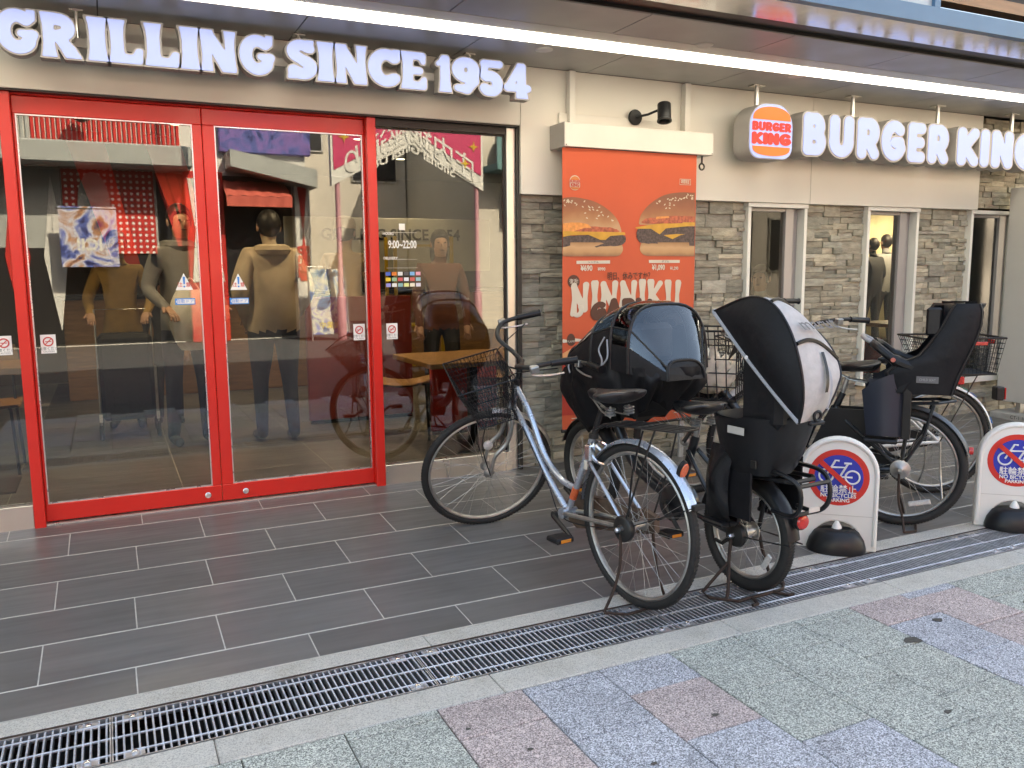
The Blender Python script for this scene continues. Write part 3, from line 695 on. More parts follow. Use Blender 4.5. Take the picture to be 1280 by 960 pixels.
for (x0, x1, z0, z1) in regions:
    z = z0
    while z < z1 - .01:
        hgt = min(.092, z1 - z)
        if z1 - z - hgt < .03: hgt = z1 - z
        x = x0
        while x < x1 - .004:
            L = min(rs.uniform(.09, .24), x1 - x)
            if x1 - x - L < .05: L = x1 - x
            kind_ = rs.random(); pr_ = lambda: 4.745 - rs.choice((0, 0, .004, .008, .013, .018, -.006))
            if hgt < .05 or kind_ < .14: stones.append((x, x + L, z, z + hgt, pr_()))
            else:
                cuts = [0, .5, 1] if kind_ < .62 else [0, rs.uniform(.28, .40), rs.uniform(.62, .74), 1]
                if kind_ > .9: cuts = [0, .36, 1]
                for c0, c1 in zip(cuts[:-1], cuts[1:]):
                    if rs.random() < .35 and L > .13:
                        m_ = x + L*rs.uniform(.35, .65); stones.append((x, m_, z+hgt*c0, z+hgt*c1, pr_())); stones.append((m_, x+L, z+hgt*c0, z+hgt*c1, pr_()))
                    else: stones.append((x, x + L, z+hgt*c0, z+hgt*c1, pr_()))
            x += L
        z += hgt
def stone_mesh(mb, s, ox=0, oz=0):
    x0, x1, z0, z1, y = s; gp = .0012; j = lambda a: rs.uniform(-a, a)
    n = 3; xs = [x0+gp+(x1-x0-2*gp)*i/n for i in range(n+1)]; b = []
    zt = [(z0+gp+j(.001), (z0+z1)/2, z1-gp+j(.001)) for _ in xs]
    for i, x in enumerate(xs):
        for k in range(3):
            b.append((x - ox, y + (j(.003) if k == 1 else .002 + j(.0015)) - 4.7, zt[i][k] - oz))
    m0 = len(b)
    for i, x in enumerate(xs):
        for k in (0, 2): b.append((x - ox, .066, zt[i][k] - oz))
    fsx = []
    for i in range(n):
        for k in (0, 1): fsx.append((i*3+k, (i+1)*3+k, (i+1)*3+k+1, i*3+k+1))
        fsx.append((i*3, m0+i*2, m0+(i+1)*2, (i+1)*3)); fsx.append((i*3+2, (i+1)*3+2, m0+(i+1)*2+1, m0+i*2+1))
    fsx.append((0, 1, 2, m0+1, m0)); e = n*3; me = m0+n*2; fsx.append((e, me, me+1, e+2, e+1))
    return mb.add(b, fsx)
def hidden(s): return (2.56 < s[0] and s[1] < 3.50 and s[2] > .40)        # behind the banner
score = sorted(range(len(stones)), key=lambda i: -((0 if hidden(stones[i]) else 1) * (stones[i][1]-stones[i][0]) * (stones[i][3]-stones[i][2]) / (stones[i][0]**2 + 22)**1.5 * (1)))
big = set(score[:300]); rest = MB()
for i, s in enumerate(stones):
    if i in big: obj('stone', stone_mesh(MB(), s, (s[0]+s[1])/2, (s[2]+s[3])/2), MT['stone'], wall, sharp=0, loc=((s[0]+s[1])/2, 0, (s[2]+s[3])/2))
    else: stone_mesh(rest, s)
obj('stones', rest, MT['stone'], wall, sharp=0, kind='stuff')
# narrow windows in the stone wall
for n, (x0, x1, z1, z0) in enumerate(((4.13, 4.69, 1.838, .50), (5.31, 5.884, 1.838, .50), (6.508, 7.098, 1.838, .445))):
    fm = MB(); fm.cbox(x0, x0+.030, 4.70, 4.86, z0, z1-.0305, .002); fm.cbox(x1-.028, x1, 4.70, 4.86, z0, z1-.0305, .002); fm.cbox(x0-.004, x1+.004, 4.694, 4.861, z1-.03, z1, .002); fm.cbox(x0-.012, x1+.012, 4.66, 4.86, z0-.05, z0-.0005, .003)
    wd = part('window', fm, MT['white'], label=('narrow window with pale frame beside the banner', 'narrow window with pale frame between two stone piers', 'narrow frosted window with pale frame beside the pylon')[n])
    sm = MB(); sx = x1 - .17
    sm.cbox(sx, sx+.075, 4.74, 4.80, z0, z1-.0305, .002); sm.cbox(sx+.08, x1-.0285, 4.77, 4.84, z0, z1-.0305, .002); sm.cbox(x0+.0305, sx-.0005, 4.745, 4.795, z1-.055, z1-.031, .002)
    part('sash', sm, MT['sash'], wd)
    part('pane', MB().box(x0+.0305, sx-.0005, 4.765, 4.770, z0, z1-.056), MT['glass2'] if n < 2 else glass('frosted_glass', (.30,.33,.31), .06, .15), wd)
# soffit with its light trough
so = part('soffit', MB().box(-9, 12, 3.512, 4.0, 2.602, 2.72).box(-9, 12, 4.19, 4.95, 2.602, 2.72).box(-9, 12, 4.0, 4.19, 2.66, 2.72), MT['dark'])
for (ya, yb, o0) in ((3.515, 3.874, .30), (4.205, 4.678, .62)):
    x = -3.3 + o0
    while x < 9:
        part('soffit_panel', MB().cbox(x+.002, x+.906, ya, yb, 2.594, 2.6015, .0015), MT['soffit'], so); x += .91
part('light_trough', MB().box(-6, 10, 3.876, 4.006, 2.592, 2.6018).box(-6, 10, 4.180, 4.203, 2.592, 2.6018), MT['cream2'], so)
for (u, v) in ((965+30, 95), (1127+110, 124), (880, 56), (680, 62)):
    x, y, _ = onZ(u, v, 2.593); q = MB().lathe([(.050,2.594),(.050,2.589),(.040,2.586),(.036,2.588)], (x, y, 0), 24); part('soffit_spotlight', q, MT['cream2'], so, 35)
part('canopy_groove', MB().box(-9, 12, 3.352, 3.511, 2.615, 2.72), MT['dark'])
band = part('canopy_band', MB().cbox(-9, 12, 3.095, 3.351, 2.5935, 2.70, .006), MT['mirror'], label='polished steel band under the canopy edge')
# upper storey in front of the canopy: blue frame, white glazing, wooden beam
BLUE = mat('blue_frame', (.075,.16,.26), .4, var=.08, coat=.2)
part('upper_frame', MB().box(-9, 12, 3.05, 3.094, 2.592, 2.672).box(3.845, 3.885, 3.05, 3.094, 2.6725, 4.2).box(-.6, -.56, 3.05, 3.094, 2.6725, 4.2), BLUE)
part('upper_pane', MB().box(-.559, 3.844, 3.07, 3.09, 2.6725, 4.2).box(-9, -.601, 3.07, 3.09, 2.6725, 4.2), mat('pale_glazing', (.42,.47,.47), .2, var=.05))
part('upper_recess', MB().box(3.886, 12, 3.3, 3.34, 2.6725, 4.2), MT['backing'])
part('upper_beam', MB().box(3.886, 12, 3.10, 3.2, 2.73, 2.79), MT['wood'])
part('upper_wall', MB().box(-14, 14, 3.06, 12, 4.201, 7.2).box(-9, 15, 3.345, 12, 2.74, 4.2005), mat('upper_storey_render', (.45,.42,.37), .8, var=.08))

# inside shell
INW = mat('interior_wall', (.10,.075,.05), .6, var=.2, scale=2); INC = mat('interior_ceiling', (.05,.045,.042), .7)
infl = part('interior_floor', MB().box(-7, 14.5, 4.881, 11, -.3, .1212), MT['grout'])
for r in range(20):
    for k in range(-3, 9):
        ya = 4.885 + .3*r; xa = -.12 + .905*k
        if r > 13 and (k < 0 or k > 5): continue
        o = obj('floor_tile', slab('floor_tile', .9015, .297, .012, .0008, MT['tile']), None, infl); o.location = (xa, ya + .15 - 4.7, .1215)
part('interior_wall', MB().box(-7.1, -7, 4.80, 11, .118, 2.72).box(14.5, 14.6, 4.96, 11, .118, 2.72).box(-7.1, 14.6, 11, 11.2, 0, 2.72), INW)
part('interior_ceiling', MB().box(-7.1, 14.6, 4.81, 11.2, 2.60, 2.7395), INC)
# ------------------------------------------------------------------ lit signs
FACE = emit('lit_white_acrylic', (.40,.50,1.0), .135)
RIM = mat('letter_return', (.36,.34,.32), .5, var=.08); RIM2 = mat('letter_edge', (.55,.53,.55), .4, var=.05)
def px_letters(sign, tbl, text, spans, yF, yB, z0, z1, oy, r, clip, k, ox, CAS, FIN):
    for ch_, (ua, ub) in zip(text, spans):
        va = 100 + (ua+ub)*.02
        xa = onY(ua, va, yF)[0]; xb = onY(ub, va, yF)[0]
        D, xs, zs, wd = glyph_field(tbl, ch_, r, clip=clip, k=k)
        inside = np.where((D < .02).any(axis=1))[0]; xmin, xmax = xs[inside[0]], xs[inside[-1]]
        sx = (xb-xa)/(xmax-xmin); sz = (z1-z0)
        cas = field_solid(D, xs, zs, CAS, 0, yB-yF, sx, sz)
        c = obj('letter', cas, [RIM], sign, loc=(xa - xmin*sx - ox, yF-oy, z0), sharp=30)
        f = field_solid(D, xs, zs, FIN, -.004, .001, sx, sz, back=False); obj('face', f, FACE, c, sharp=30)
GY = 4.46
sg = thing('lit_sign', 'lit white slab letters GRILLING SINCE 1954 above the red doors', 'sign', (0, GY, 2.35))
sp = [(0,97),(101,192),(206,254),(253,333),(335,415),(416,462),(463,545),(552,632),(659,726),(727,767),(769,841),(844,916),(917,975),(997,1033),(1034,1097),(1097,1150),(1152,1213)]
px_letters(sg, SF, 'GRILLINGSINCE1954', [(a/1.8286, b/1.8286) for a, b in sp], GY, GY+.07, .006, .196, GY, .11, (0, 1), .04, 0, .044, .004)
rail = MB().box(-.34, 2.27, .071, .088, .075, .115); obj('mounting_rail', rail, RIM, sg, sharp=0)
for u, v in ((94, 8), (374, 42), (588, 66)):
    x, y, _ = onZ(u, v, 2.593); r = MB().cyl((x, .08, .115), (x, .08, .24), .009, 10).box(x-.03, x+.03, .06, .10, .234, .2425); obj('hanger_rod', r, MT['steel'], sg)
BY = 4.42
sg2 = thing('lit_sign', 'lit white rounded letters BURGER KING hanging above the narrow windows', 'sign', (0, BY, 2.12))
sp2 = [(350,452),(461,570),(579,677),(683,788),(794,872),(879,970),(1004,1098),(1101,1143),(1149,1243),(1247,1350)]
px_letters(sg2, RF, 'BURGERKING', [(900+a/3.368, b/3.368+900) for a, b in sp2], BY, BY+.13, .022, .306, BY, .145, None, .02, 0, .028, -.016)
obj('mounting_rail', MB().box(4.4, 7.2, .131, .15, .12, .18), RIM, sg2, sharp=0)
for u, v in ((1067, 120), (1173, 132), (1268, 142)):
    x, y, _ = onZ(u, v, 2.593); r = MB().cyl((x, .11, .16), (x, .11, .47), .016, 12).box(x-.05, x+.05, .08, .14, .464, .4725); obj('hanger_rod', r, MT['steel'], sg2)
# round-cornered logo box: bun, words, bun
ORG = emit('lit_orange', (.80,.20,.03), .10); LRED = emit('lit_red', (.75,.035,.03), .11)
xa, xb = onY(936, 165, BY)[0], onY(990.5, 165, BY)[0]; za, zb = 2.098, 2.458
lg = thing('logo_sign', 'lit orange bun logo box reading BURGER KING', 'sign', ((xa+xb)/2, BY, za))
W2, Hh = (xb-xa)/2, zb-za
def rrect(w, h0, h1, rt, rb, n=8):
    P = []
    for cx, cz, a0, r in ((w-rt, h1-rt, 0, rt), (-w+rt, h1-rt, 90, rt), (-w+rb, h0+rb, 180, rb), (w-rb, h0+rb, 270, rb)):
        P += [(cx+r*math.cos(R_(a0+90*i/n)), cz+r*math.sin(R_(a0+90*i/n))) for i in range(n+1)]
    return P
obj('case', MB().prism(rrect(W2, 0, Hh, .15, .085), 0, .15), RIM, lg)
obj('face', MB().prism(rrect(W2-.006, .006, Hh-.006, .146, .08), -.006, -.0005), FACE, lg)
def bun(top):
    if top: return [(-W2+.026, Hh*.70), (W2-.026, Hh*.70)] + [( (W2-.026)*math.cos(t), Hh*.70 + Hh*.24*math.sin(t)**.75) for t in np.linspace(.08, PI-.08, 18)]
    return [(-W2+.026, Hh*.225), (W2-.026, Hh*.225)][::-1] + [(-(W2-.026)*math.cos(t)*(1-.06*math.sin(t)), Hh*.225 - Hh*.17*math.sin(t)**.55) for t in np.linspace(.1, PI-.1, 16)]
obj('bun_top', MB().prism(bun(True), -.010, -.0065), ORG, lg); obj('bun_bottom', MB().prism(bun(False), -.010, -.0065), ORG, lg)
def word(parent, tbl, text, x0, x1, z0, z1, y, th, m, r=.145, lvl=0., gap=.02, fn=None, clip=None, k=0.):
    ws = [tbl[c][0] for c in text]; tot = sum(ws) + gap*(len(text)-1); s = (x1-x0)/tot; x = x0
    for c, wd in zip(text, ws):
        D, xs, zs, _ = glyph_field(tbl, c, r, clip=clip, k=k); mb = field_solid(D, xs, zs, lvl, 0, th, s, z1-z0, back=False)
        if fn: mb.v = [fn(vx+x, vy, vz+z0) for vx, vy, vz in mb.v]; loc = (0, y, 0)
        else: loc = (x, y, z0)
        obj('letter', mb, m, parent, loc=loc, sharp=30); x += (wd+gap)*s
word(lg, RF, 'BURGER', -W2+.020, W2-.020, Hh*.50, Hh*.665, -.0105, .004, LRED, .135); word(lg, RF, 'KING', -W2+.020, W2-.020, Hh*.255, Hh*.475, -.0105, .004, LRED, .14)
x, y, _ = onZ(945, 107, 2.593); cx = x-(xa+xb)/2; obj('hanger_rod', MB().cyl((cx, .11, Hh*.95), (cx, .11, 2.593-za), .016, 12).box(cx-.05, cx+.05, .08, .14, 2.585-za, 2.5925-za), MT['steel'], lg)
# light strip in the soffit
ls = thing('strip_light', 'long white strip light recessed in the grey soffit', 'light', (2, 4.09, 2.6))
LSM = emit('strip_diffuser', (1, .98, .93), 1.9)
for i in range(-6, 7):
    obj('diffuser', MB().cbox(i*1.22-.608, i*1.22+.608, -.078, .085, -.012, .02, .004), LSM, ls, sharp=0)

# ------------------------------------------------------------------ roller banner with its housing and spotlight
BN = 4.52
hs = thing('banner_housing', 'cream box housing of the roller banner on the fascia', 'awning box', (3.08, 4.68, 2.1))
hx0, hx1 = 2.527, 3.645
obj('cover', MB().cbox(hx0-3.08, hx1-3.08, -.18, -.001, .012, .152, .003), MT['cream2'], hs, sharp=0)
obj('end_cap', MB().cbox(hx0-3.083, hx0-3.0785+.0015, -.182, -.001, .010, .154, .001), mat('grey_end_cap', (.30,.28,.26), .5), hs, sharp=0)
obj('roller', MB().cyl((hx0-3.05, -.13, .012), (3.535-3.08, -.13, .012), .022, 16), MT['dark'], hs)
for u0, v0 in ((713, 108), (857, 123)):
    x = onY(u0, v0, 4.66)[0] - 3.08; obj('bracket', MB().cbox(x-.022, x+.022, -.05, -.001, .153, .485, .002), MT['cream2'], hs, sharp=0)
obj('backing_plate', MB().cbox(-.50, .38, -.02, -.0005, .1525, .235, .002), MT['cream2'], hs, sharp=0)
for x in (hx0-3.08+.012, hx1-3.08-.012): obj('screw', MB().lathe([(.004,0),(.003,.002)], (x, -.183, .022), 10, 'y'), MT['dark'], hs)
hk = MB().cyl((.52, -.12, .012), (.52, -.12, -.03), .006, 8).torus((.52, -.12, -.055), .02, .006, 'y', 16, 6); obj('crank_eye', hk, MT['blackg'], hs)
sl = thing('spotlight', 'black arm spotlight above the orange banner', 'light', (onY(793, 147, 4.66)[0], 4.66, onY(793, 147, 4.66)[2]))
obj('wall_plate', MB().lathe([(.048,0),(.05,-.012),(.046,-.02),(.02,-.022)], (0, 0, 0), 24, 'y'), MT['blackp'], sl)
ex, _, ez = onY(826, 140, 4.52); ex -= sl.location.x; ez -= sl.location.z
obj('arm', MB().tube([(0, -.02, 0), (.05, -.08, .01), (ex, -.16, ez+.02)], .008, 10), MT['blackp'], sl)
hd = MB().lathe([(.040,.055),(.043,.05),(.043,-.05),(.047,-.055),(.047,-.062),(.036,-.062),(.03,-.04)], n=24); hd.xf(Matrix.Translation((ex+.005, -.17, ez-.005)) @ Matrix.Rotation(R_(-14), 4, 'X') @ Matrix.Rotation(R_(8), 4, 'Y')); obj('lamp_head', hd, MT['blackp'], sl)

bn = thing('advertising_banner', 'orange roller banner with two burgers and NINNIKU GARLIC lettering', 'banner', (3.02, BN, .37))
BX0, BX1, BZ0, BZ1 = 2.525, 3.527, .37, 2.108
orange = mat('banner_orange', (.56,.085,.028), .55, var=.10, scale=2.2, bump=.12, bscale=5)
def sheet(u, v): return (BX0-3.02 + (BX1-BX0)*u, .010*math.sin(u*7+v*2)*(1-v*.4) + .012*math.sin(v*5+1.3)*(1-v), (BZ1-BZ0)*v)
# the hanging cloth stays nearly flat; prints lie on it
def cloth_y(x, z):
    u = (x+3.02-BX0)/(BX1-BX0); v = z/(BZ1-BZ0); return .004*math.sin(u*7+v*2)*(1-v*.4) + .005*math.sin(v*5+1.3)*(1-v)
sh = MB().grid(lambda u, v: (BX0-3.02+(BX1-BX0)*u, cloth_y(BX0-3.02+(BX1-BX0)*u, (BZ1-BZ0)*v), (BZ1-BZ0)*v), 25, 41); 
n0 = len(sh.v); sh.grid(lambda u, v: (BX0-3.02+(BX1-BX0)*u, cloth_y(BX0-3.02+(BX1-BX0)*u, (BZ1-BZ0)*v)+.0012, (BZ1-BZ0)*v), 25, 41)
cloth = obj('cloth', sh, orange, bn)
def bp(u, v):
    p = onY(u, v, BN); return (min(max(p[0]-3.02, BX0-3.02+.001), BX1-3.02-.001), p[2]-.37)
def flat(name, pts, m, parent, lay=1, world=False):
    "a flat printed shape on the cloth, from photo points on the banner plane"
    P = [bp(*q) for q in pts] if not world else pts; o = .0018*lay + .0004
    mb = MB(); vs = [(x, cloth_y(x, z)-o, z) for x, z in P]; mb.add(vs, [tuple(range(len(vs)))]); return obj(name, mb, m, parent, sharp=0)
def ztxt(key, u, v, m, lay=2, sx=1, sz=1):
    x, z = bp(u, v); return put_text(key, m, cloth, x, cloth_y(x, z)-.0018*lay-.001, z, sx=sx, sz=sz)
def grad(name, c0, c1, z0, z1, sc_=30, var=.25):
    "printed photograph tones: two colours blended over the height of the picture, with mottling"
    m = mat(name, c0, .55, var=var, scale=sc_); t = m.node_tree; N = t.nodes.new; L = t.links.new; b = t.nodes['Principled BSDF']
    src = b.inputs['Base Color'].links[0].from_socket; ge = N('ShaderNodeNewGeometry'); sx = N('ShaderNodeSeparateXYZ'); L(ge.outputs['Position'], sx.inputs[0])
    mr = N('ShaderNodeMapRange'); L(sx.outputs[2], mr.inputs[0]); mr.inputs[1].default_value = z0; mr.inputs[2].default_value = z1
    mx = N('ShaderNodeMix'); mx.data_type = 'RGBA'; L(mr.outputs[0], mx.inputs[0]); L(src, mx.inputs[6]); mx.inputs[7].default_value = (*c1, 1); L(mx.outputs[2], b.inputs['Base Color']); return m
zz = lambda v: onY(780, v, BN)[2]
def ramp_print(name, stops, z0, z1, nsc=9., nam=.35):
    "printed photograph tones along the height of the picture, broken up by noise"
    m = mat(name, (.5,.5,.5), .5); t = m.node_tree; N = t.nodes.new; L = t.links.new; ge = N('ShaderNodeNewGeometry'); sx = N('ShaderNodeSeparateXYZ'); L(ge.outputs['Position'], sx.inputs[0])
    mr = N('ShaderNodeMapRange'); L(sx.outputs[2], mr.inputs[0]); mr.inputs[1].default_value = z0; mr.inputs[2].default_value = z1
    nz = N('ShaderNodeTexNoise'); nz.inputs['Scale'].default_value = nsc; nz.inputs['Detail'].default_value = 5; L(ge.outputs['Position'], nz.inputs['Vector'])
    ma = N('ShaderNodeMath'); ma.operation = 'MULTIPLY_ADD'; L(nz.outputs['Fac'], ma.inputs[0]); ma.inputs[1].default_value = nam; ma.inputs[2].default_value = -nam/2
    ad = N('ShaderNodeMath'); L(mr.outputs[0], ad.inputs[0]); L(ma.outputs[0], ad.inputs[1])
    cr = N('ShaderNodeValToRGB'); L(ad.outputs[0], cr.inputs[0]); e = cr.color_ramp.elements
    e[0].position = 0; e[0].color = (*stops[0], 1); e[1].position = 1; e[1].color = (*stops[-1], 1)
    for q, c in enumerate(stops[1:-1]): k = e.new((q+1)/(len(stops)-1)); k.color = (*c, 1)
    L(cr.outputs[0], t.nodes['Principled BSDF'].inputs['Base Color']); return m
BUN = ramp_print('printed_bun', ((.50,.29,.15),(.42,.20,.085),(.33,.125,.05),(.27,.09,.04),(.22,.075,.035)), zz(286), zz(246), 10, .5)
BUN2 = ramp_print('printed_heel', ((.22,.10,.05),(.46,.25,.11),(.52,.31,.15),(.34,.17,.07)), zz(321), zz(303), 16, .3)
CHE = mat('printed_cheese', (.56,.29,.03), .5, var=.15, scale=20); PAT = mat('printed_patty', (.085,.055,.045), .6, var=.7, scale=70); SEED = mat('printed_seed', (.6,.5,.36), .5); BAC = mat('printed_bacon', (.40,.09,.04), .5, var=.6, scale=50); ONI = mat('printed_onion', (.66,.25,.06), .5, var=.3, scale=40)
def smooth(pts, n=5): return [tuple(p[:2]) for p in curve([(a, b, 0) for a, b in pts], n)]
def wob(pts, amp, sd):
    r = random.Random(sd); return [(a+r.uniform(-amp, amp), b+r.uniform(-amp, amp)) for a, b in pts]
def burger(L, lay0):
    f = (lambda u: 702.5 + (u-702.5)) if L else (lambda u: u)
    if L:
        flat('burger_bun', smooth([(702.5,247.5),(718,246.5),(740,251),(757,260),(770,273),(776,288),(774,292)], 5)+[(702.5,292)], BUN, cloth, lay0)
        flat('burger_heel', [(702.5,303)]+smooth([(776,303),(778,312),(774,319),(768,320.5)], 4)+[(702.5,320.5)], BUN2, cloth, lay0+.2)
        flat('burger_patty', wob(smooth([(702.5,295),(730,294),(760,293),(779,294),(781,302),(772,307),(750,308),(735,311),(722,306),(702.5,309)], 4), .5, 2), PAT, cloth, lay0+.6)
        flat('burger_bacon', wob(smooth([(702.5,280),(730,283),(758,284),(770,287),(768,291),(702.5,291)], 4), .5, 4), BAC, cloth, lay0+.9)
        flat('burger_onion', wob(smooth([(702.5,279),(718,278),(736,281),(735,290),(702.5,290)], 4), .4, 5), ONI, cloth, lay0+1.1)
        flat('burger_cheese', [(702.5,289),(780,290.5),(781,293.5),(762,295),(756,300),(750,300),(735,293.5),(715,294),(702.5,296)], CHE, cloth, lay0+1.4)
        sd = [(706+11*i+random.uniform(-4,4), 250+.0055*(11*i)**2*.55+random.uniform(0,12)) for i in range(6)] + [(735+random.uniform(-5,30), 258+random.uniform(0,18)) for i in range(16)] + [(705+random.uniform(0,45), 249.5+random.uniform(0,5)) for i in range(22)]
    else:
        flat('burger_bun', [(868.5,279)]+smooth([(868.5,241),(850,240.5),(830,244),(812,255),(801,268),(798,278),(799,281)], 5)+[(868.5,283)], BUN, cloth, lay0)
        flat('burger_heel', [(868,303)]+smooth([(801,303),(799,312),(803,318),(809,320)], 4)+[(867.5,320.5)], BUN2, cloth, lay0+.2)
        flat('burger_patty', wob(smooth([(868,283),(830,284),(800,285),(795,291),(797,301),(806,304),(822,305),(840,309),(868,307)], 4), .5, 6), PAT, cloth, lay0+.6)
        flat('burger_bacon', wob(smooth([(868,271),(845,270),(820,272),(806,274),(806,280),(868,279)], 4), .5, 7), BAC, cloth, lay0+.9)
        flat('burger_onion', [(836,270),(820,271),(818,279),(838,279)], ONI, cloth, lay0+1.1)
        flat('burger_cheese', [(868,278),(840,278),(812,281),(793,284.5),(795,286),(813,286),(824,293),(832,285.5),(868,282)], CHE, cloth, lay0+1.4)
        flat('burger_cheese', [(845,292.5),(829,294),(840,299),(850,294),(856,293)], CHE, cloth, lay0+1.4)
        sd = [(866-random.uniform(0,45), 243+random.uniform(0,6)) for i in range(22)] + [(806+random.uniform(0,42), 268-random.uniform(0,20)) for i in range(16)]
    smb = MB()
    for (a, b) in sd:
        if not L and (868-a)**2/70**2 + (281-b)**2/39**2 > .97: continue
        if L and ((a-702)/74)**2 + ((292-b)/45)**2 > .95: continue
        x, z = bp(a, b); y = cloth_y(x, z)-.0018*(lay0+1.6); an = random.uniform(-.9, .9); e = []
        for t in range(6): q = t*PI/3; ca, cb = .0085*math.cos(q), .0040*math.sin(q); e.append((x+ca*math.cos(an)-cb*math.sin(an), y, z+ca*math.sin(an)+cb*math.cos(an)))
        smb.add(e, [tuple(range(6))])
    obj('sesame_seeds', smb, SEED, cloth, sharp=0, kind='stuff')
burger(True, 1); burger(False, 1)
CR_ = mat('banner_cream', (.60,.53,.42), .55, var=.03); BRN = mat('banner_brown', (.085,.028,.014), .55, var=.05); DKO = mat('banner_red', (.42,.03,.015), .55, var=.12, scale=2)
flat('price_tag', [(720.5,326),(762,325.5),(762,329.5),(720.5,330)], CR_, cloth, 1); flat('price_tag', [(810.5,325),(849.5,325),(849.5,328.6),(810.5,328.8)], CR_, cloth, 1)
ztxt('single', 741, 327.8, BRN, 2, 1, .8); ztxt('double', 831, 327, BRN, 2, 1, .8)
ztxt('p690', 733, 335.5, CR_, 1, .55, .62); ztxt('p990', 751.5, 336.5, CR_, 1, .60, .62); ztxt('p1090', 822.5, 334.5, CR_, 1, .48, .62); ztxt('p1290', 842.5, 335.5, CR_, 1, .52, .62)
ztxt('asu', 787, 345.5, BRN, 1, .62, .85)
flat('badge', [(717+7.6*math.cos(t), 352+8.4*math.sin(t)) for t in np.linspace(0, 2*PI, 25)[:-1]], BRN, cloth, 1); ztxt('fukkatsu', 717, 352, CR_, 2, .7, .8)
NIN = {'N': (.74, [[(.12,-.02,.12),(.15,.5,.075),(.14,1.0,.10)], [(.14,.95,.11),(.50,.05,.115)], [(.60,1.0,.11),(.57,.5,.075),(.56,0,.10)]]), 'I': (.34, [[(.17,-.04,.13),(.17,.5,.085),(.17,1.04,.14)]]),
       'K': (.72, [[(.15,-.04,.13),(.16,.5,.085),(.16,1.04,.14)], [(.56,1.0,.10),(.26,.5,.075),(.58,.0,.12)]]), 'U': (.74, [[(.15,1.04,.14),(.17,.5,.085)]+arc(.37,.28,.19,.22,180,360,8,.09)+[(.56,.6,.07),(.60,1.04,.12)]])}
xL, zL = bp(713, 395); xR, _ = bp(851, 390); zt0 = bp(780, 353.5)[1]; zb0 = bp(780, 383)[1]
def warp(x, y, z):
    t = (x-xL)/(xR-xL); a = 1-(2*t-1)**2; hgt = zt0-zb0; q = (z-zb0)/hgt
    dz = -.10*(1-a)*hgt + (-.12*max(0, .16-t)/.16*hgt*(1-q) - .18*max(0, t-.85)/.15*hgt*(1-q)); return (x, y + cloth_y(x, z+dz), z+dz)
word(cloth, NIN, 'NINNIKU', xL, xR, zb0, zt0, -.0030, .0012, CR_, .1, .010, .03, warp, None, .02)
hook = MB(); hk_ = [bp(*q) for q in smooth([(725.5,382),(726.5,387),(725,392),(720.5,394),(715.5,391)], 5)]
hook.tube([(x, cloth_y(x, z)-.004, z) for x, z in hk_], [.020-.008*i/len(hk_) for i in range(len(hk_))], 8, flat=(1, .1)); obj('letter', hook, CR_, cloth)
GAR = dict(RF); GAR['A'] = (.74, [[(.12,.1,.13),(.36,.92,.15),(.62,.1,.13)], [(.22,.3,.10),(.54,.3,.10)]]); GAR['L'] = (.56, [[(.15,.88),(.15,.14),(.42,.14)]]); GAR['C'] = (.70, [arc(.39,.5,.25,.36,50,310,16)])
gl_, gz = bp(738, 398); gr_, _ = bp(832, 396); gz1 = bp(785, 374.5)[1]; gz0 = bp(785, 397)[1]
word(cloth, GAR, 'GARLIC', gl_, gr_, gz0, gz1, -.0052, .001, BRN, .15, 0., .01, lambda x, y, z: (x, y + cloth_y(x, z), z + .03*(1-((x-gl_)/(gr_-gl_)*2-1)**2)-.02))
flat('red_ground', [(699.8,440),(700,520),(861,509),(864,418)], DKO, cloth, .35)
wl = mat('banner_sand', (.66,.30,.12), .55); flat('sand_ground', [(700,442),(728,428),(740,438),(730,450),(700,448)], wl, cloth, .6)
flat('badge', [(714+5.5*math.cos(t), 426+(6.5 if math.sin(t) > 0 else 9)*math.sin(t)) for t in np.linspace(0, 2*PI, 19)[:-1]], BRN, cloth, 1); ztxt('flame', 714, 427, CR_, 2)
flat('small_print', [(702,424),(709,425),(709,428),(702,429)], CR_, cloth, 1); flat('small_print', [(719,423),(727,424),(727,427),(719,427)], CR_, cloth, 1)
for q in range(2): flat('small_print', [(712+3,523+4*q),(855,510+4*q),(855,511+4*q),(715,524+4*q)], CR_, cloth, 1)
ztxt('p690', 845, 493, CR_, 1, .6, .5)
# corner logo and label on the cloth
x, z = bp(718.5, 229); lw_, lh = .036, .088
flat('logo', [(x+a, z+b) for a, b in [( (W_), h_) for W_, h_ in [(lw_*math.cos(t), lh*.15+lh*.38*max(0, math.sin(t))) if math.sin(t) > 0 else (lw_*math.cos(t), -lh*.15+lh*.33*math.sin(t)) for t in np.linspace(0, 2*PI, 33)[:-1]]]], CR_, cloth, 1, True)
flat('logo_bun', [(x+lw_*.86*math.cos(t), z+lh*.2+lh*.27*math.sin(t)) for t in np.linspace(0, PI, 15)], mat('banner_bun', (.62,.20,.05), .5), cloth, 2, True)
flat('logo_bun', [(x+lw_*.86*math.cos(t), z-lh*.27-lh*.17*math.sin(t)) for t in np.linspace(0, PI, 15)], mat('banner_bun', (.62,.20,.05), .5), cloth, 2, True)
for kk, dz in (('b_small', .011), ('k_small', -.012)): put_text(kk, mat('logo_red', (.50,.03,.02), .5), cloth, x, cloth_y(x, z)-.005, z+dz, sx=.62, sz=.72)
x, z = bp(856.5, 227.5)
for a0, a1, b0, b1 in ((-.044, .044, -.019, -.0165), (-.044, .044, .0165, .019), (-.044, -.0415, -.019, .019), (.0415, .044, -.019, .019)): flat('label_box', [(x+a0, z+b0), (x+a1, z+b0), (x+a1, z+b1), (x+a0, z+b1)], CR_, cloth, 1, True)
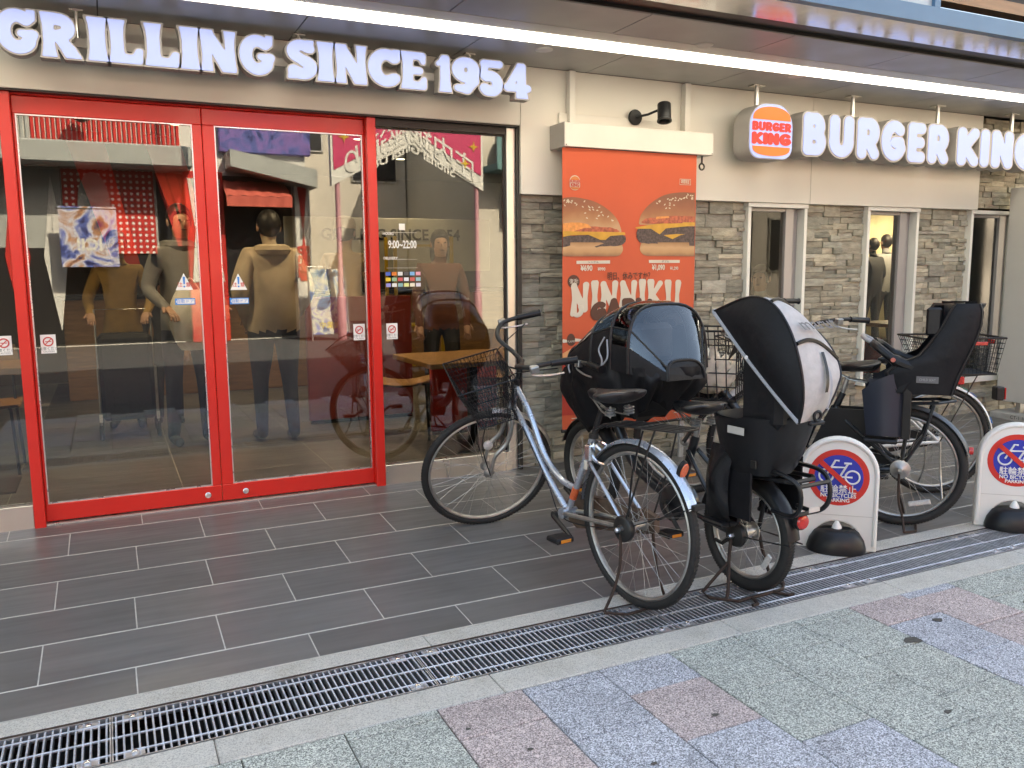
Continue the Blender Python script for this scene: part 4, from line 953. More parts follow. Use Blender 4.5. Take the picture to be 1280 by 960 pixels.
put_text('menu', CR_, cloth, x, cloth_y(x, z)-.003, z, sx=.6)
obj('bottom_bar', MB().cyl((BX0-3.02, .012, .0), (BX1-3.02, .012, .0), .012, 10), MT['dark'], bn)
# two folding legs of the panel behind the banner
for xx, lab_ in ((2.60, 'left'), (3.47, 'right')):
    obj('banner_leg', MB().cbox(xx-3.02-.018, xx-3.02+.018, .03, .05, floor_z(4.55)-.37, .02, .002), mat('grey_leg', (.42,.43,.44), .4, .3), bn, sharp=0)

# ------------------------------------------------------------------ no-parking boards
def board(loc, ang, label):
    t = thing('no_parking_board', label, 'sign', loc, ang)
    W, Ht, rw = .185, .565, .185
    P = [(-W, 0), (-W+.032, 0), (-W+.032, .10), (-.125, .10)] + [(-.105*math.cos(a), .105+.085*math.sin(a)) for a in np.linspace(0, PI, 13)] + [(.125, .10), (W-.032, .10), (W-.032, 0), (W, 0)]
    P = [(-W, 0), (-W+.05, 0)] + [(-.118*math.cos(a), .03+.115*math.sin(a)) for a in np.linspace(0, PI, 13)] + [(W-.05, 0), (W, 0)] + [(rw*math.cos(a), Ht-rw+rw*math.sin(a)) for a in np.linspace(0, PI, 25)]
    def core(u0): return P
    pm = MB().prism(P, -.022, .022)
    me = pm.mesh('panel', 0); bm = bmesh.new(); bm.from_mesh(me); bmesh.ops.bevel(bm, geom=[e for e in bm.edges if e.calc_face_angle(0) > .5], offset=.010, segments=3, affect='EDGES', profile=.6); bm.to_mesh(me); bm.free()
    me.polygons.foreach_set('use_smooth', [True]*len(me.polygons)); me.set_sharp_from_angle(angle=R_(40))
    pn = obj('panel', me, MT['plasticw'], t)
    rim = [(W-.012, .03), (W-.012, Ht-rw)] + [((rw-.012)*math.cos(a), Ht-rw+(rw-.012)*math.sin(a)) for a in np.linspace(0, PI, 21)] + [(-W+.012, Ht-rw), (-W+.012, .03)]
    obj('rim', MB().tube([(a, -.022, b) for a, b in rim], .011, 8), MT['plasticw'], pn)
    obj('seam', MB().box(-.16, .16, -.0238, -.0222, .176, .178), mat('seam_shade', (.45,.44,.40), .5), pn, sharp=0)
    c = Ht - rw - .015; y = -.0222
    def disc(r, yy): return MB().lathe([(r, 0), (r, .0008)], (0, yy, c), 40, 'y')
    fc = obj('sign_face', disc(.140, y-.0012), MT['signred'], t); obj('blue_disc', disc(.112, y-.0022), MT['signblue'], fc)
    ic = MB()
    def ring(x, z, r): ic.torus((x, y-.0032, z), r, .0045, 'y', 24, 6, flat=(1, .2)) if False else ic.tube([(x+r*math.cos(a), y-.003, z+r*math.sin(a)) for a in np.linspace(0, 2*PI, 28)[:-1]], .0045, 6, closed=True)
    ring(-.058, c+.008, .032); ring(.062, c+.004, .032)
    for pl in ([(-.058,.008),(-.018,.085),(.0,.083)], [(-.036,.05),(.030,.052),(.004,.004),(.062,.004)], [(.004,.004),(.04,.072)], [(.022,.072),(.056,.072)]):
        ic.tube([(a, y-.003, c+b) for a, b in pl], .005, 6)
    obj('bicycle_pictogram', ic, MT['printw'], fc)
    bar = MB().box(-.118, .118, y-.0095, y-.008, -.012, .012); bar.xf(Matrix.Translation((0, 0, c)) @ Matrix.Rotation(R_(42), 4, 'Y')); obj('red_bar', bar, MT['signred'], fc, sharp=0)
    put_text('parking_jp', MT['printw'], fc, 0, y-.0105, c-.058, sx=.72, sz=.78); put_text('no_bi', MT['printw'], fc, 0, y-.0105, c-.088, sx=.78, sz=.8); put_text('parking', MT['printw'], fc, 0, y-.0105, c-.111, sx=.75, sz=.75)
    bs = MB().lathe([(.148,.0),(.150,.02),(.138,.06),(.112,.098),(.085,.112),(.04,.116)], n=36); bs.v = [(x*.92, yy*.62-.03, z) for x, yy, z in bs.v]; obj('weight_base', bs, MT['blackp'], t)
    obj('peg', MB().lathe([(.026,.105),(.022,.125),(.008,.150)], (0, -.035, 0), 16), MT['plasticw'], t); return t
a = math.atan2(-.24, .26)
board((3.165, 2.905, .0), a, 'white arched no bicycles parking board beside the small black rear wheel')
board((4.262, 2.735, .0), a, 'white arched no bicycles parking board beyond the tall black child seat')

# ------------------------------------------------------------------ pale pylon on its concrete block
py = thing('pylon_sign', 'pale flat sign panel on short feet above a concrete block', 'sign', (6.80, 4.3, floor_z(4.3)))
zf = floor_z(4.3)
obj('panel', MB().cbox(.035, .23, -1.1, .30, .235-zf, 2.017-zf, .004), MT['pylonw'], py, sharp=0)
for yy in (.12, -.5): obj('foot', MB().box(.06, .20, yy-.02, yy+.02, .15-zf, .2345-zf), MT['steel'], py, sharp=0)
cb = thing('concrete_block', 'concrete footing block under the pale pylon panel', 'block', (6.80, 4.3, zf))
obj('block', MB().cbox(-.04, .30, -1.2, .30, -.03, .15-zf, .008), MT['concrete'], cb, sharp=0)
o = obj('lettering', TX['blk'].copy(), STK, cb, Matrix.Translation((-.042, .0, .035)) @ Matrix.Rotation(-PI/2, 4, 'Z'))
# ------------------------------------------------------------------ bicycles (local axes: x forward, y left, z up; origin under the rear hub)
_wm = {}
def wheel(parent, hub, r, tr, rimm, M=None, tread=True, spoke_m=None, nsp=36, hubr=.016):
    k = (r, tr, rimm.name, nsp)
    if k not in _wm:
        rim = MB().torus((0,0,0), r-2*tr-.004, .0125, 'y', 64, 8, flat=(.75, .95))
        rim_me = rim.mesh('wheel'); rim_me.materials.append(rimm)
        ty = MB().torus((0,0,0), r-tr, tr, 'y', 72, 12)
        if tread:
            for q in range(120):
                a = 2*PI*q/120
                for s, off in ((-1, 0), (1, .5)):
                    b = a + off*2*PI/120; ca, sa = math.cos(b), math.sin(b); ca2, sa2 = math.cos(b+.028), math.sin(b+.028); R0, R1 = r-.004, r+.0015
                    y0, y1 = s*tr*.12, s*tr*.62; R1b = R1-tr*.17
                    ty.add([(R1*ca,y0,R1*sa),(R1*ca2,y0,R1*sa2),(R1b*ca2,y1,R1b*sa2),(R1b*ca,y1,R1b*sa),(R0*.985*ca,y0,R0*.985*sa),(R0*.985*ca2,y0,R0*.985*sa2),(R0*.97*ca2,y1,R0*.97*sa2),(R0*.97*ca,y1,R0*.97*sa)],
                           [(0,1,2,3),(0,4,5,1),(1,5,6,2),(2,6,7,3),(3,7,4,0)])
        ty_me = ty.mesh('tyre', 40); ty_me.materials.append(MT['rubber'])
        hb = MB().lathe([(.006,-.075),(.006,-.05),(hubr+.012,-.036),(hubr+.012,-.032),(hubr,-.03),(hubr,.03),(hubr+.012,.032),(hubr+.012,.036),(.006,.05),(.006,.075)], n=18, ax='y')
        hb_me = hb.mesh('hub'); hb_me.materials.append(MT['dullalu'])
        sp = MB(); Rr = r-2*tr-.008
        for q in range(nsp):
            s = 1 if q % 2 else -1; a = 2*PI*q/nsp; d = (1 if (q//2) % 2 else -1)*.95; h0 = hubr+.011
            sp.tube([(h0*math.cos(a+d), s*.033, h0*math.sin(a+d)), (Rr*math.cos(a), s*.003, Rr*math.sin(a))], .0009, 4)
        sp_me = sp.mesh('spokes'); sp_me.materials.append(MT['dullalu'])
        _wm[k] = rim_me, ty_me, hb_me, sp_me
    a, b, c, d = _wm[k]; Mw = (M or Matrix.Identity(4)) @ Matrix.Translation(hub)
    w_ = obj('wheel', a, None, parent, Mw); obj('tyre', b, None, w_); obj('hub', c, None, w_); s_ = obj('spokes', d, None, w_); return w_
def fender(parent, hub, R, a0, a1, m, M=None, wd=.026, name='mudguard'):
    mb = MB(); n = 30
    for j in range(2):
        pass
    def fn(u, v):
        a = R_(a0+(a1-a0)*u); q = (v-.5)*2; rr = R - .016*abs(q)**2.2; return (hub[0]+rr*math.cos(a), hub[1]+q*wd, hub[2]+rr*math.sin(a))
    mb.grid(fn, n, 7)
    mb.grid(lambda u, v: (lambda p: (hub[0]+(p[0]-hub[0])*.9955, p[1]*.98, hub[2]+(p[2]-hub[2])*.9955))(fn(u, v)), n, 7)
    return obj(name, mb, m, parent, M, sharp=50)
def wires(name, paths, r, m, parent, M=None, n=5, closed=False, kind=None):
    mb = MB()
    for p in paths: mb.tube(p, r, n, closed=closed)
    return obj(name, mb, m, parent, M, kind=kind)
def basket(parent, c, top, bot, z0, z1, nx, ny, nz, r, m, M=None, name='basket', rim=.004):
    "wire basket: c=(x,y) centre, half sizes top and bottom"
    P = []
    def pt(s, t):                                      # s around 0..4, t height 0..1
        hx = bot[0]+(top[0]-bot[0])*t; hy = bot[1]+(top[1]-bot[1])*t; e = s % 4; k = e % 1
        x, y = [(-hx+2*hx*k, -hy), (hx, -hy+2*hy*k), (hx-2*hx*k, hy), (-hx, hy-2*hy*k)][int(e)]; return (c[0]+x+(bot_shift*(1-t)), c[1]+y, z0+(z1-z0)*t)
    bot_shift = -.03
    for side, n in ((0, nx), (1, ny), (2, nx), (3, ny)):
        for q in range(n): P.append([pt(side+q/n, 0), pt(side+q/n, 1)])
    for q in range(1, nz): P.append([pt(s, q/nz) for s in (0, 1, 2, 3, 4)])
    for q in range(nx+1): k = q/nx; P.append([pt(k, 0), pt(3-k, 0)])
    for q in range(ny+1): k = q/ny; P.append([pt(1+k, 0), pt(4-k, 0) if k > 0 else pt(0, 0)])
    o = wires(name, P, r, m, parent, M, 4)
    rimp = [pt(s, 1) for s in (0, 1, 2, 3)]; wires('basket_rim', [rimp], rim, m, o, None, 6, True); wires('basket_rim', [[pt(s, 0) for s in (0, 1, 2, 3)]], rim, m, o, None, 6, True)
    return o
def saddle(parent, x, z, m=None, wide=.105, L=.27):
    mb = MB()
    def fn(u, v):
        t = v; a = 2*PI*u; w_ = wide*(1/(1+math.exp(-(.52-t)*13))) + .026*(1-t*.3); e = min(1, 6*t+.35)*min(1, 8*(1-t)+.3)
        zz_ = math.sin(a); return (x-L*.5+L*t, w_*math.cos(a)*e, z + (.018*zz_ if zz_ > 0 else .042*zz_*(1-.3*t))*e + .018*(1-t)**2 - .006*t)
    mb.grid(fn, 24, 14, True); n = len(mb.v); mb.f.append(tuple(i*14 for i in range(24))); mb.f.append(tuple(i*14+13 for i in range(24))); mb.mi += [0, 0]
    s = obj('saddle', mb, m or MT['leather'], parent, sharp=60)
    sp = MB()
    for y in (-.05, .05):
        sp.torus((x-.07, y, z-.062), .02, .004, 'z', 12, 5); sp.torus((x-.07, y, z-.05), .02, .004, 'z', 12, 5); sp.torus((x-.07, y, z-.074), .02, .004, 'z', 12, 5)
        sp.tube([(x-.07, y, z-.04), (x-.07, y, z-.085), (x+.02, y*.4, z-.075), (x+.11, 0, z-.03)], .004, 6)
    obj('saddle_springs', sp, MT['dullalu'], s); return s
def crank(parent, bb, ang, m, ped=True):
    for s in (1, -1):
        a = R_(ang + (180 if s < 0 else 0)); e = (bb[0]+.16*math.cos(a), s*.105, bb[2]+.16*math.sin(a))
        c = obj('crank', MB().tube([(bb[0], s*.075, bb[2]), (bb[0]+.02*math.cos(a), s*.09, bb[2]+.02*math.sin(a)), e], [.014, .012, .010], 8).lathe([(.018,0),(.018,.016),(.008,.02)], (bb[0], s*.07 - (.0 if s > 0 else .016), bb[2]), 12, 'y'), m, parent)
        if ped:
            y0, y1 = (e[1]+.008, e[1]+.10) if s > 0 else (e[1]-.10, e[1]-.008)
            p = obj('pedal', MB().cbox(e[0]-.042, e[0]+.042, y0, y1, e[2]-.012, e[2]+.012, .006).cyl((e[0], e[1], e[2]), (e[0], (y0+y1)/2, e[2]), .006, 8), MT['blackp'], c, sharp=0)
            for dx in (-.0435, .0435): obj('pedal_reflector', MB().cbox(e[0]+dx-.002, e[0]+dx+.002, y0+.02, y1-.02, e[2]-.008, e[2]+.008, .001), MT['amber'], p, sharp=0) if False else None
            pr_ = MB().box(e[0]-.0435, e[0]-.0415, y0+.02, y1-.02, e[2]-.007, e[2]+.007); obj('reflector', pr_, MT['amber'], c, sharp=0)
def steer_M(p, ha, deg):
    ax = Vector((-math.cos(R_(ha)), 0, math.sin(R_(ha)))); T = Matrix.Translation(p); return T @ Matrix.Rotation(R_(deg), 4, ax) @ T.inverted()
def handlebar(parent, c, m, M, up=.06, back=.17, wdt=.27, fwd=.05, griplen=.12):
    h = None
    L = []
    for s in (1, -1):
        L.append(curve([(c[0], 0, c[2]), (c[0]+.012, s*.07, c[2]+.01), (c[0]+fwd, s*.16, c[2]+up*.7), (c[0]+.01, s*wdt*.93, c[2]+up), (c[0]-back*.5, s*wdt, c[2]+up), (c[0]-back, s*(wdt+.01), c[2]+up-.012)], 6))
    h = wires('handlebar', L, .0112, m, parent, M, 10)
    for s in (1, -1):
        a = Vector((c[0]-back*.42, s*wdt, c[2]+up)); b = Vector((c[0]-back-.01, s*(wdt+.01), c[2]+up-.013))
        obj('grip', MB().tube([a, a.lerp(b, .05), a.lerp(b, .5), a.lerp(b, .95), b], [.0165, .0155, .0165, .0155, .019], 12), MT['blackp'], h)
        lv = MB().tube(curve([(c[0]+.005, s*(wdt-.01), c[2]+up-.008), (c[0]+.015, s*(wdt+.002), c[2]+up-.03), (c[0]-.06, s*(wdt+.012), c[2]+up-.05), (c[0]-.13, s*(wdt+.015), c[2]+up-.058)], 5), .005, 6).cbox(c[0]-.02, c[0]+.02, s*wdt-.016, s*wdt+.016, c[2]+up-.022, c[2]+up+.012, .004)
        obj('brake_lever', lv, MT['dullalu'], h)
    return h
def bike_root(label, loc, hd, z=0.): return thing('bicycle', label, 'bicycle', loc, R_(hd), 'bicycles parked before the stone wall')
def cable(parent, pts, M=None, r=.0028): return wires('cable', [curve(pts, 6)], r, MT['blackp'], parent, M, 5)

# ---- 1: silver city bicycle with wire mesh basket, front wheel turned
r = .3395; wb = 1.105; HA = 69.
b1 = bike_root('silver city bicycle with black mesh basket and front wheel turned aside', (1.885, 2.752, .004), 97.8)
hubF = (wb, 0, r+.052); axp = Vector((wb-.065, 0, hubF[2])); ah = lambda z: axp.x - (z-axp.z)*math.cos(R_(HA))/math.sin(R_(HA))
S1 = steer_M(axp, HA, 75)
SIL = MT['silver']; DA = MT['dullalu']; BK_ = MT['blackp']
wheel(b1, (0, 0, r), r, .018, DA, spoke_m=MT['alu']); wheel(b1, hubF, r, .018, DA, S1)
fr1 = MB()
fr1.tube([(ah(.70), 0, .70), (ah(.83), 0, .83)], .0185, 14)
fr1.tube(curve([(ah(.72)-.005, 0, .72), (.80, 0, .62), (.64, 0, .44), (.475, 0, .295)], 8), .0155, 12)
fr1.tube(curve([(ah(.81)-.005, 0, .81), (.765, 0, .70), (.645, 0, .52), (.52, 0, .43), (.405, 0, .405)], 8), .0145, 12)
fr1.tube([(.462, 0, .285), (.285, 0, .665)], .0155, 12); fr1.lathe([(.024,-.04),(.024,.04)], (.462, 0, .285), 16, 'y')
obj('frame', fr1, SIL, b1)
sy = MB()
for s in (1, -1): sy.tube([(.455, s*.03, .285), (.35, s*.045, .30), (0, s*.062, r)], .0105, 8)
obj('chain_stay', sy, DA, b1)
sy = MB()
for s in (1, -1): sy.tube([(.295, s*.018, .62), (.26, s*.05, .575), (0, s*.062, r)], .0078, 8)
obj('seat_stay', sy, SIL, b1)
obj('reflector_band', MB().tube([(.428, 0, .358), (.403, 0, .412)], .0175, 14), MT['orrefl'], b1)
obj('seat_post', MB().tube([(.287, 0, .66), (.225, 0, .80)], .0125, 10).lathe([(.021,.655),(.021,.675)], (.283, 0, 0), 12), MT['dark'], b1)
saddle(b1, .185, .86)
fk = MB()
for s in (1, -1): fk.tube(curve([(ah(.70), s*.012, .695), (ah(.68)+.006, s*.05, .67), (ah(.55)+.008, s*.054, .55), (wb-.045, s*.056, hubF[2]+.10), (wb, s*.058, hubF[2])], 6), [.0125]*12+[.0115]*6+[.009]*7, 10)
obj('fork', fk, DA, b1, S1)
stem = MB().tube([(ah(.82), 0, .82), (ah(.95), 0, .95)], .0125, 12).lathe([(.02,.825),(.022,.84),(.016,.86)], (ah(.84), 0, 0), 14); obj('stem', stem, MT['dark'], b1, S1)
handlebar(b1, (ah(.95)+.01, 0, .955), MT['dark'], S1, up=.085, back=.19, wdt=.26, fwd=.055)
fender(b1, (0, 0, r), r+.018, 5, 156, SIL); fender(b1, hubF, r+.014, 104, 174, DA, S1, .020)
# mesh basket
bz0, bz1 = .71, .955; bxc = wb-.06
bk = basket(b1, (bxc, 0), (.140, .165), (.090, .110), bz0, bz1, 13, 13, 10, .0011, BK_, S1)
bmesh_ = MB(); 
def bwall(s, t):
    hx = .089+(.050)*t; hy = .109+.055*t; e = (s*4) % 4; k = e % 1
    x, y = [(-hx+2*hx*k, -hy), (hx, -hy+2*hy*k), (hx-2*hx*k, hy), (-hx, hy-2*hy*k)][int(e)]; return (bxc+x-.03*(1-t), y, bz0+(bz1-bz0)*t)
wp = []
for q in range(64): wp.append([bwall(q/64, 0), bwall(((q+4) % 64)/64, 1)]); wp.append([bwall(q/64, 0), bwall(((q-4) % 64)/64, 1)])
wires('basket_mesh', wp, .0008, BK_, bk, None, 3, kind='stuff')
obj('basket_stay', MB().tube(curve([(bxc+.02, .06, bz0), (wb+.01, .075, .58), (wb, .07, hubF[2])], 5), .003, 6).tube(curve([(bxc+.02, -.06, bz0), (wb+.01, -.075, .58), (wb, -.07, hubF[2])], 5), .003, 6).tube([(ah(.9), 0, .9), (bxc-.15, 0, .93)], .005, 6), BK_, b1, S1)
obj('front_reflector', MB().lathe([(.024,0),(.024,.012),(.018,.016)], (wb-.02, .0, .60), 16, 'y'), MT['clearrefl'], b1, S1 @ Matrix.Translation((0, .065, -.02)))
# rack, reflector, lock, brake drum, stand, crank, chain case
rk = [[(.20, y, .715), (.14, y, .745), (-.26, y*1.05, .775)] for y in (-.06, -.03, 0, .03, .06)] + [[(.14, -.06, .745), (.14, .06, .745)], [(-.26, -.063, .775), (-.285, -.04, .778), (-.285, .04, .778), (-.26, .063, .775)], [(-.06, -.062, .76), (-.06, .062, .76)]]
rk += [[(-.16, s*.06, .768), (-.10, s*.075, .6), (0, s*.078, r)] for s in (1, -1)]
wires('rear_rack', rk, .0042, MT['dark'], b1, None, 6)
rf = obj('rear_reflector', MB().lathe([(.026,0),(.026,-.014),(.021,-.018)], (0, 0, 0), 20, 'x'), MT['blackp'], b1, Matrix.Translation((-.240, 0, .625)) @ Matrix.Rotation(R_(-22), 4, 'Y') @ Matrix.Diagonal((1, .8, 1.45, 1)))
obj('lens', MB().lathe([(.023,-.0185),(.021,-.0225)], (0, 0, 0), 20, 'x'), MT['orrefl'], rf)
obj('fender_stay', MB().tube([(0, .07, r), (-.325, .03, .49)], .0025, 5).tube([(0, -.07, r), (-.325, -.03, .49)], .0025, 5).cbox(-.342, -.322, -.028, .028, .485, .505, .002), MT['dark'], b1)
obj('brake_drum', MB().lathe([(.050,.058),(.054,.064),(.054,.082),(.046,.088),(.02,.09),(.012,.098)], (0, 0, r), 24, 'y'), MT['dark'], b1)
obj('axle_nut', MB().lathe([(.011,.098),(.011,.112),(.006,.118)], (0, 0, r), 6, 'y'), MT['alu'], b1)
st1 = MB()
for s in (1, -1): st1.tube(curve([(.005, s*.085, r), (-.005, s*.095, .2), (.0, s*.12, .1), (.01, s*.165, .004)], 5), .0062, 8)
st1.tube([(.01, -.165, .004), (-.06, -.10, .005), (-.06, .10, .005), (.01, .165, .004)], .006, 8)
obj('stand', st1, MT['rusty'], b1)
crank(b1, (.462, 0, .285), 200, MT['dark'])
cc = MB(); cc.prism([(.54, .30), (.52, .225), (.46, .20), (.40, .215), (.02, r-.05), (-.05, r-.03), (-.05, r+.04), (.02, r+.055), (.42, .37), (.50, .365)], -.075, -.048); obj('chain_case', cc, mat('brown_chain_case', (.10,.065,.045), .5, var=.4, scale=20), b1, sharp=0)
lk = MB().torus((.235, 0, .60), .052, .009, 'x', 20, 8); lk.xf(Matrix.Translation((.235, 0, .60)) @ Matrix.Rotation(R_(35), 4, 'Y') @ Matrix.Translation((-.235, 0, -.60))); lk.cbox(.225, .265, .035, .068, .57, .64, .006); obj('ring_lock', lk, MT['chrome'], b1)
obj('key_tag', MB().cbox(.235, .255, .07, .078, .535, .575, .003), mat('key_tag', (.55,.5,.42), .5), b1, sharp=0)
obj('dress_cord', MB().tube(curve([(-.06, .03, .745), (-.02, .045, .58), (.0, .05, r+.04)], 5), .004, 6), BK_, b1)
cable(b1, [(ah(.95)-.1, .25, 1.0), (ah(.95)+.08, .14, .97), (ah(.9)+.06, .03, .86), (ah(.72), .02, .72)], S1); cable(b1, [(ah(.95)-.1, -.25, 1.0), (ah(.95)+.10, -.12, .95), (ah(.9)+.05, -.02, .84), (ah(.72), -.02, .70)], S1)
cable(b1, [(.80, .02, .63), (.60, .018, .40), (.47, .03, .265), (.2, .05, .29), (.03, .07, r)])
obj('wheel_reflector', MB().cbox(-.03, .03, .02, .028, -.012, .012, .004), MT['clearrefl'], b1, Matrix.Translation((.09, 0, r-.2)) @ Matrix.Rotation(R_(30), 4, 'Y'), sharp=0) if False else None

# ---- 2: black small-wheel child bicycle: rear seat with grey and black hood, clear rain cover in front
r2 = .252; wb2 = 1.16; DP = MT['darkpaint']
b2 = bike_root('black small wheel bicycle with grey rain hood behind and clear cover in front', (2.415, 2.70, .0), 94)
z2 = .045; hub2 = (wb2, 0, r2+.065); HA2 = 69.; ax2 = Vector((wb2-.05, 0, hub2[2])); ah2 = lambda z: ax2.x - (z-ax2.z)*math.cos(R_(HA2))/math.sin(R_(HA2))
wheel(b2, (0, 0, r2), r2, .027, MT['dullalu'], nsp=28, hubr=.03, spoke_m=MT['dark']); wheel(b2, hub2, r2, .027, MT['dullalu'], nsp=28, hubr=.03, spoke_m=MT['dark'])
f2 = MB(); f2.tube([(ah2(.62), 0, .62), (ah2(.80), 0, .80)], .022, 14); f2.tube(curve([(ah2(.66), 0, .66), (.80, 0, .42), (.62, 0, .33), (.45, 0, .29)], 8), .028, 14); f2.tube([(.45, 0, .29), (.33, 0, .62)], .02, 14)
for s in (1, -1): f2.tube([(.44, s*.04, .29), (.2, s*.06, .27), (0, s*.066, r2)], .012, 8); f2.tube([(.35, s*.03, .55), (.2, s*.06, .42), (0, s*.066, r2)], .011, 8)
f2.lathe([(.07,-.06),(.085,-.05),(.085,.05),(.07,.06)], (.44, 0, .28), 20, 'y'); obj('frame', f2, DP, b2)
fk = MB()
for s in (1, -1): fk.tube(curve([(ah2(.62), s*.02, .62), (ah2(.58), s*.055, .58), (wb2, s*.06, hub2[2])], 6), .014, 8)
obj('fork', fk, DP, b2)
obj('seat_post', MB().tube([(.335, 0, .60), (.31, 0, .70)], .014, 10), MT['dullalu'], b2); saddle(b2, .355, .755, MT['leather'], .10, .27)
fender(b2, (0, 0, r2), r2+.024, 10, 172, BK_, None, .034); fender(b2, hub2, r2+.022, 20, 150, BK_, None, .032)
obj('rear_light', MB().lathe([(.034,0),(.036,-.012),(.034,-.02)], (-.275, 0, .375), 20, 'x'), BK_, b2); obj('lens', MB().lathe([(.031,-.021),(.026,-.030),(.012,-.034)], (-.275, 0, .375), 20, 'x'), MT['redrefl'], b2)
# carrier with bumper rails
cr = [curve([(.10, s*.07, .50), (-.12, s*.085, .535), (-.27, s*.08, .545)], 4)+[Vector((-.30, s*.05, .545)), Vector((-.30, 0, .545))] for s in (1, -1)]
cr += [curve([(-.16, s*.095, .58), (-.28, s*.10, .575), (-.345, s*.085, .54), (-.35, s*.08, .46), (-.30, s*.07, .41), (-.2, s*.07, .41)], 4) for s in (1, -1)]
cr += [[(-.345, -.085, .54), (-.345, .085, .54)], [(-.30, -.07, .41), (-.30, .07, .41)]] + [[(-.05, s*.08, .53), (0, s*.07, r2)] for s in (1, -1)]
wires('carrier', cr, .0095, BK_, b2, None, 8)
obj('warning_label', MB().box(-.352, -.350, -.03, .03, .43, .45), mat('pale_label', (.55,.50,.45), .5), b2, sharp=0)
# seat tub
def tubf(u, v):
    a = 2*PI*u; e = .72; cx_ = -.10-.015*v; hx = .12+.08*v**.7; hy = .11+.055*v**.7; ca, sa = math.cos(a), math.sin(a)
    return (cx_+hx*abs(ca)**e*(1 if ca > 0 else -1), .04+hy*abs(sa)**e*(1 if sa > 0 else -1), .555+.225*v+.02*v*(ca < 0))
tb = MB().grid(tubf, 36, 8, True); tb.add([tubf(i/36, 0) for i in range(36)], [tuple(range(36))]); n0 = len(tb.v)
tb.grid(lambda u, v: (lambda p: (-.12+(p[0]+.12)*.93, (p[1]-.04)*.93+.04, p[2]+.004))(tubf(u, 1-v*.8)), 36, 6, True)
tub = obj('child_seat', tb, MT['blackp'], b2, sharp=45)
obj('seat_back', MB().cbox(-.27, -.23, -.05, .15, .70, 1.16, .02), MT['fabric'], tub, Matrix.Identity(4), sharp=0)
obj('seat_side', MB().cbox(-.31, -.10, .10, .17, .76, 1.06, .025), MT['fabric'], tub, sharp=0)
obj('seat_cushion', MB().cbox(-.23, 0, -.06, .14, .64, .70, .02), MT['fabric'], tub, sharp=0)
obj('seat_label', MB().box(-.17, -.08, .2035, .2045, .725, .755), mat('pale_label2', (.50,.47,.42), .5), tub, Matrix.Translation((0, .003, 0)), sharp=0)
obj('buckle', MB().cbox(-.20, -.17, .165, .174, .59, .625, .003), MT['dark'], tub, Matrix.Translation((0, -.005, 0)), sharp=0)
for s in (1, -1):
    lg_ = MB().grid(lambda u, v: (.06-.13*u+.03*math.sin(v*PI)-.015*(1-v), s*(.165+.035*math.sin(PI*u)*math.sin(PI*min(1, v*1.1))), .66-.34*v), 10, 14); lg_.grid(lambda u, v: (.05-.11*u, s*(.12), .66-.34*v), 10, 14)
    obj('leg_guard', lg_, MT['blackg'], tub, sharp=60)
    obj('foot_rest', MB().cbox(-.06, .06, s*.16-.045, s*.16+.045, .315, .335, .006), BK_, tub, sharp=0)
for s in (1, -1): obj('skirt', MB().cbox(-.16, .06, s*.145-.006, s*.145+.006, .36, .60, .004), MT['fabric'], b2, sharp=0)
# hood
OUT = [tuple(p) for p in curve([(.03, 0, 1.205), (-.06, 0, 1.235), (-.14, 0, 1.262), (-.215, 0, 1.272), (-.30, 0, 1.24), (-.37, 0, 1.16), (-.42, 0, 1.06), (-.445, 0, .97), (-.445, 0, .89), (-.425, 0, .815)], 4)]
A_, B_ = Vector((.03, 0, 1.205)), Vector((-.425, 0, .815))
nO = len(OUT)
def hood_side(s):
    def fn(u, v):
        i = u*(nO-1); k = min(int(i), nO-2); p = Vector(OUT[k]).lerp(Vector(OUT[k+1]), i-k); q = A_.lerp(B_, u) + Vector((-.012, 0, -.012))*math.sin(PI*u); p2 = p.lerp(q, v)
        yy = .085 + s*(.108 + .030*math.sin(PI*u)*math.sin(PI*min(1, v*1.0)) - .004*math.sin(9*u)*math.sin(PI*v) + .01*math.sin(PI*u))
        if s < 0: yy = .193+.008*math.sin(PI*u) - .235*(.42+.58*math.sin(PI*u)**.8) - .006*math.sin(PI*u)*math.sin(PI*v); p2.z -= .105*math.sin(PI*min(1, u*1.25))*(1 if u < .8 else 0)*(1-v)
        return (p2.x, yy, p2.z)
    return fn
hood = None
hood = obj('rain_hood', MB().grid(hood_side(1), nO, 10), MT['fabric'], b2, sharp=70); obj('side_panel', MB().grid(hood_side(-1), nO, 10), MT['fabric'], hood, sharp=70)
def back_fn(u, v):
    i = u*(nO-1); k = min(int(i), nO-2); p = Vector(OUT[k]).lerp(Vector(OUT[k+1]), i-k); c = p - Vector((-.18, 0, 1.0)); c.normalize(); b_ = .018*math.sin(PI*v)*math.sin(PI*u) + .0025*math.sin(14*u+5*v); y = .193+.008*math.sin(PI*u) - .235*v*(.42+.58*math.sin(PI*min(1, u*1.0))**.8)
    return (p.x+c.x*b_, y, p.z+c.z*b_ - .105*v**1.3*math.sin(PI*min(1, u*1.25))*(1 if u < .8 else 0))
i1 = int(.60*nO)
bm_ = MB().grid(back_fn, nO, 13); obj('back_panel', bm_, MT['fabric_w'], hood, sharp=70)
for s, off in ((1, 0), (-1, 1)): wires('piping', [[back_fn(i/(nO-1), off) for i in range(nO)]], .0055, BK_, hood, None, 6)
for s in (1,): wires('edge_binding', [[hood_side(s)(i/20, 1) for i in range(21)]], .0085, MT['fabric_g'], hood, None, 8)
wires('edge_binding', [[(.03, y, 1.205+.008*math.cos(y*7)) for y in np.linspace(-.035, .195, 12)]], .0085, MT['fabric_g'], hood, None, 8)
wv = lambda v: .62-.035*math.sin(PI*v)
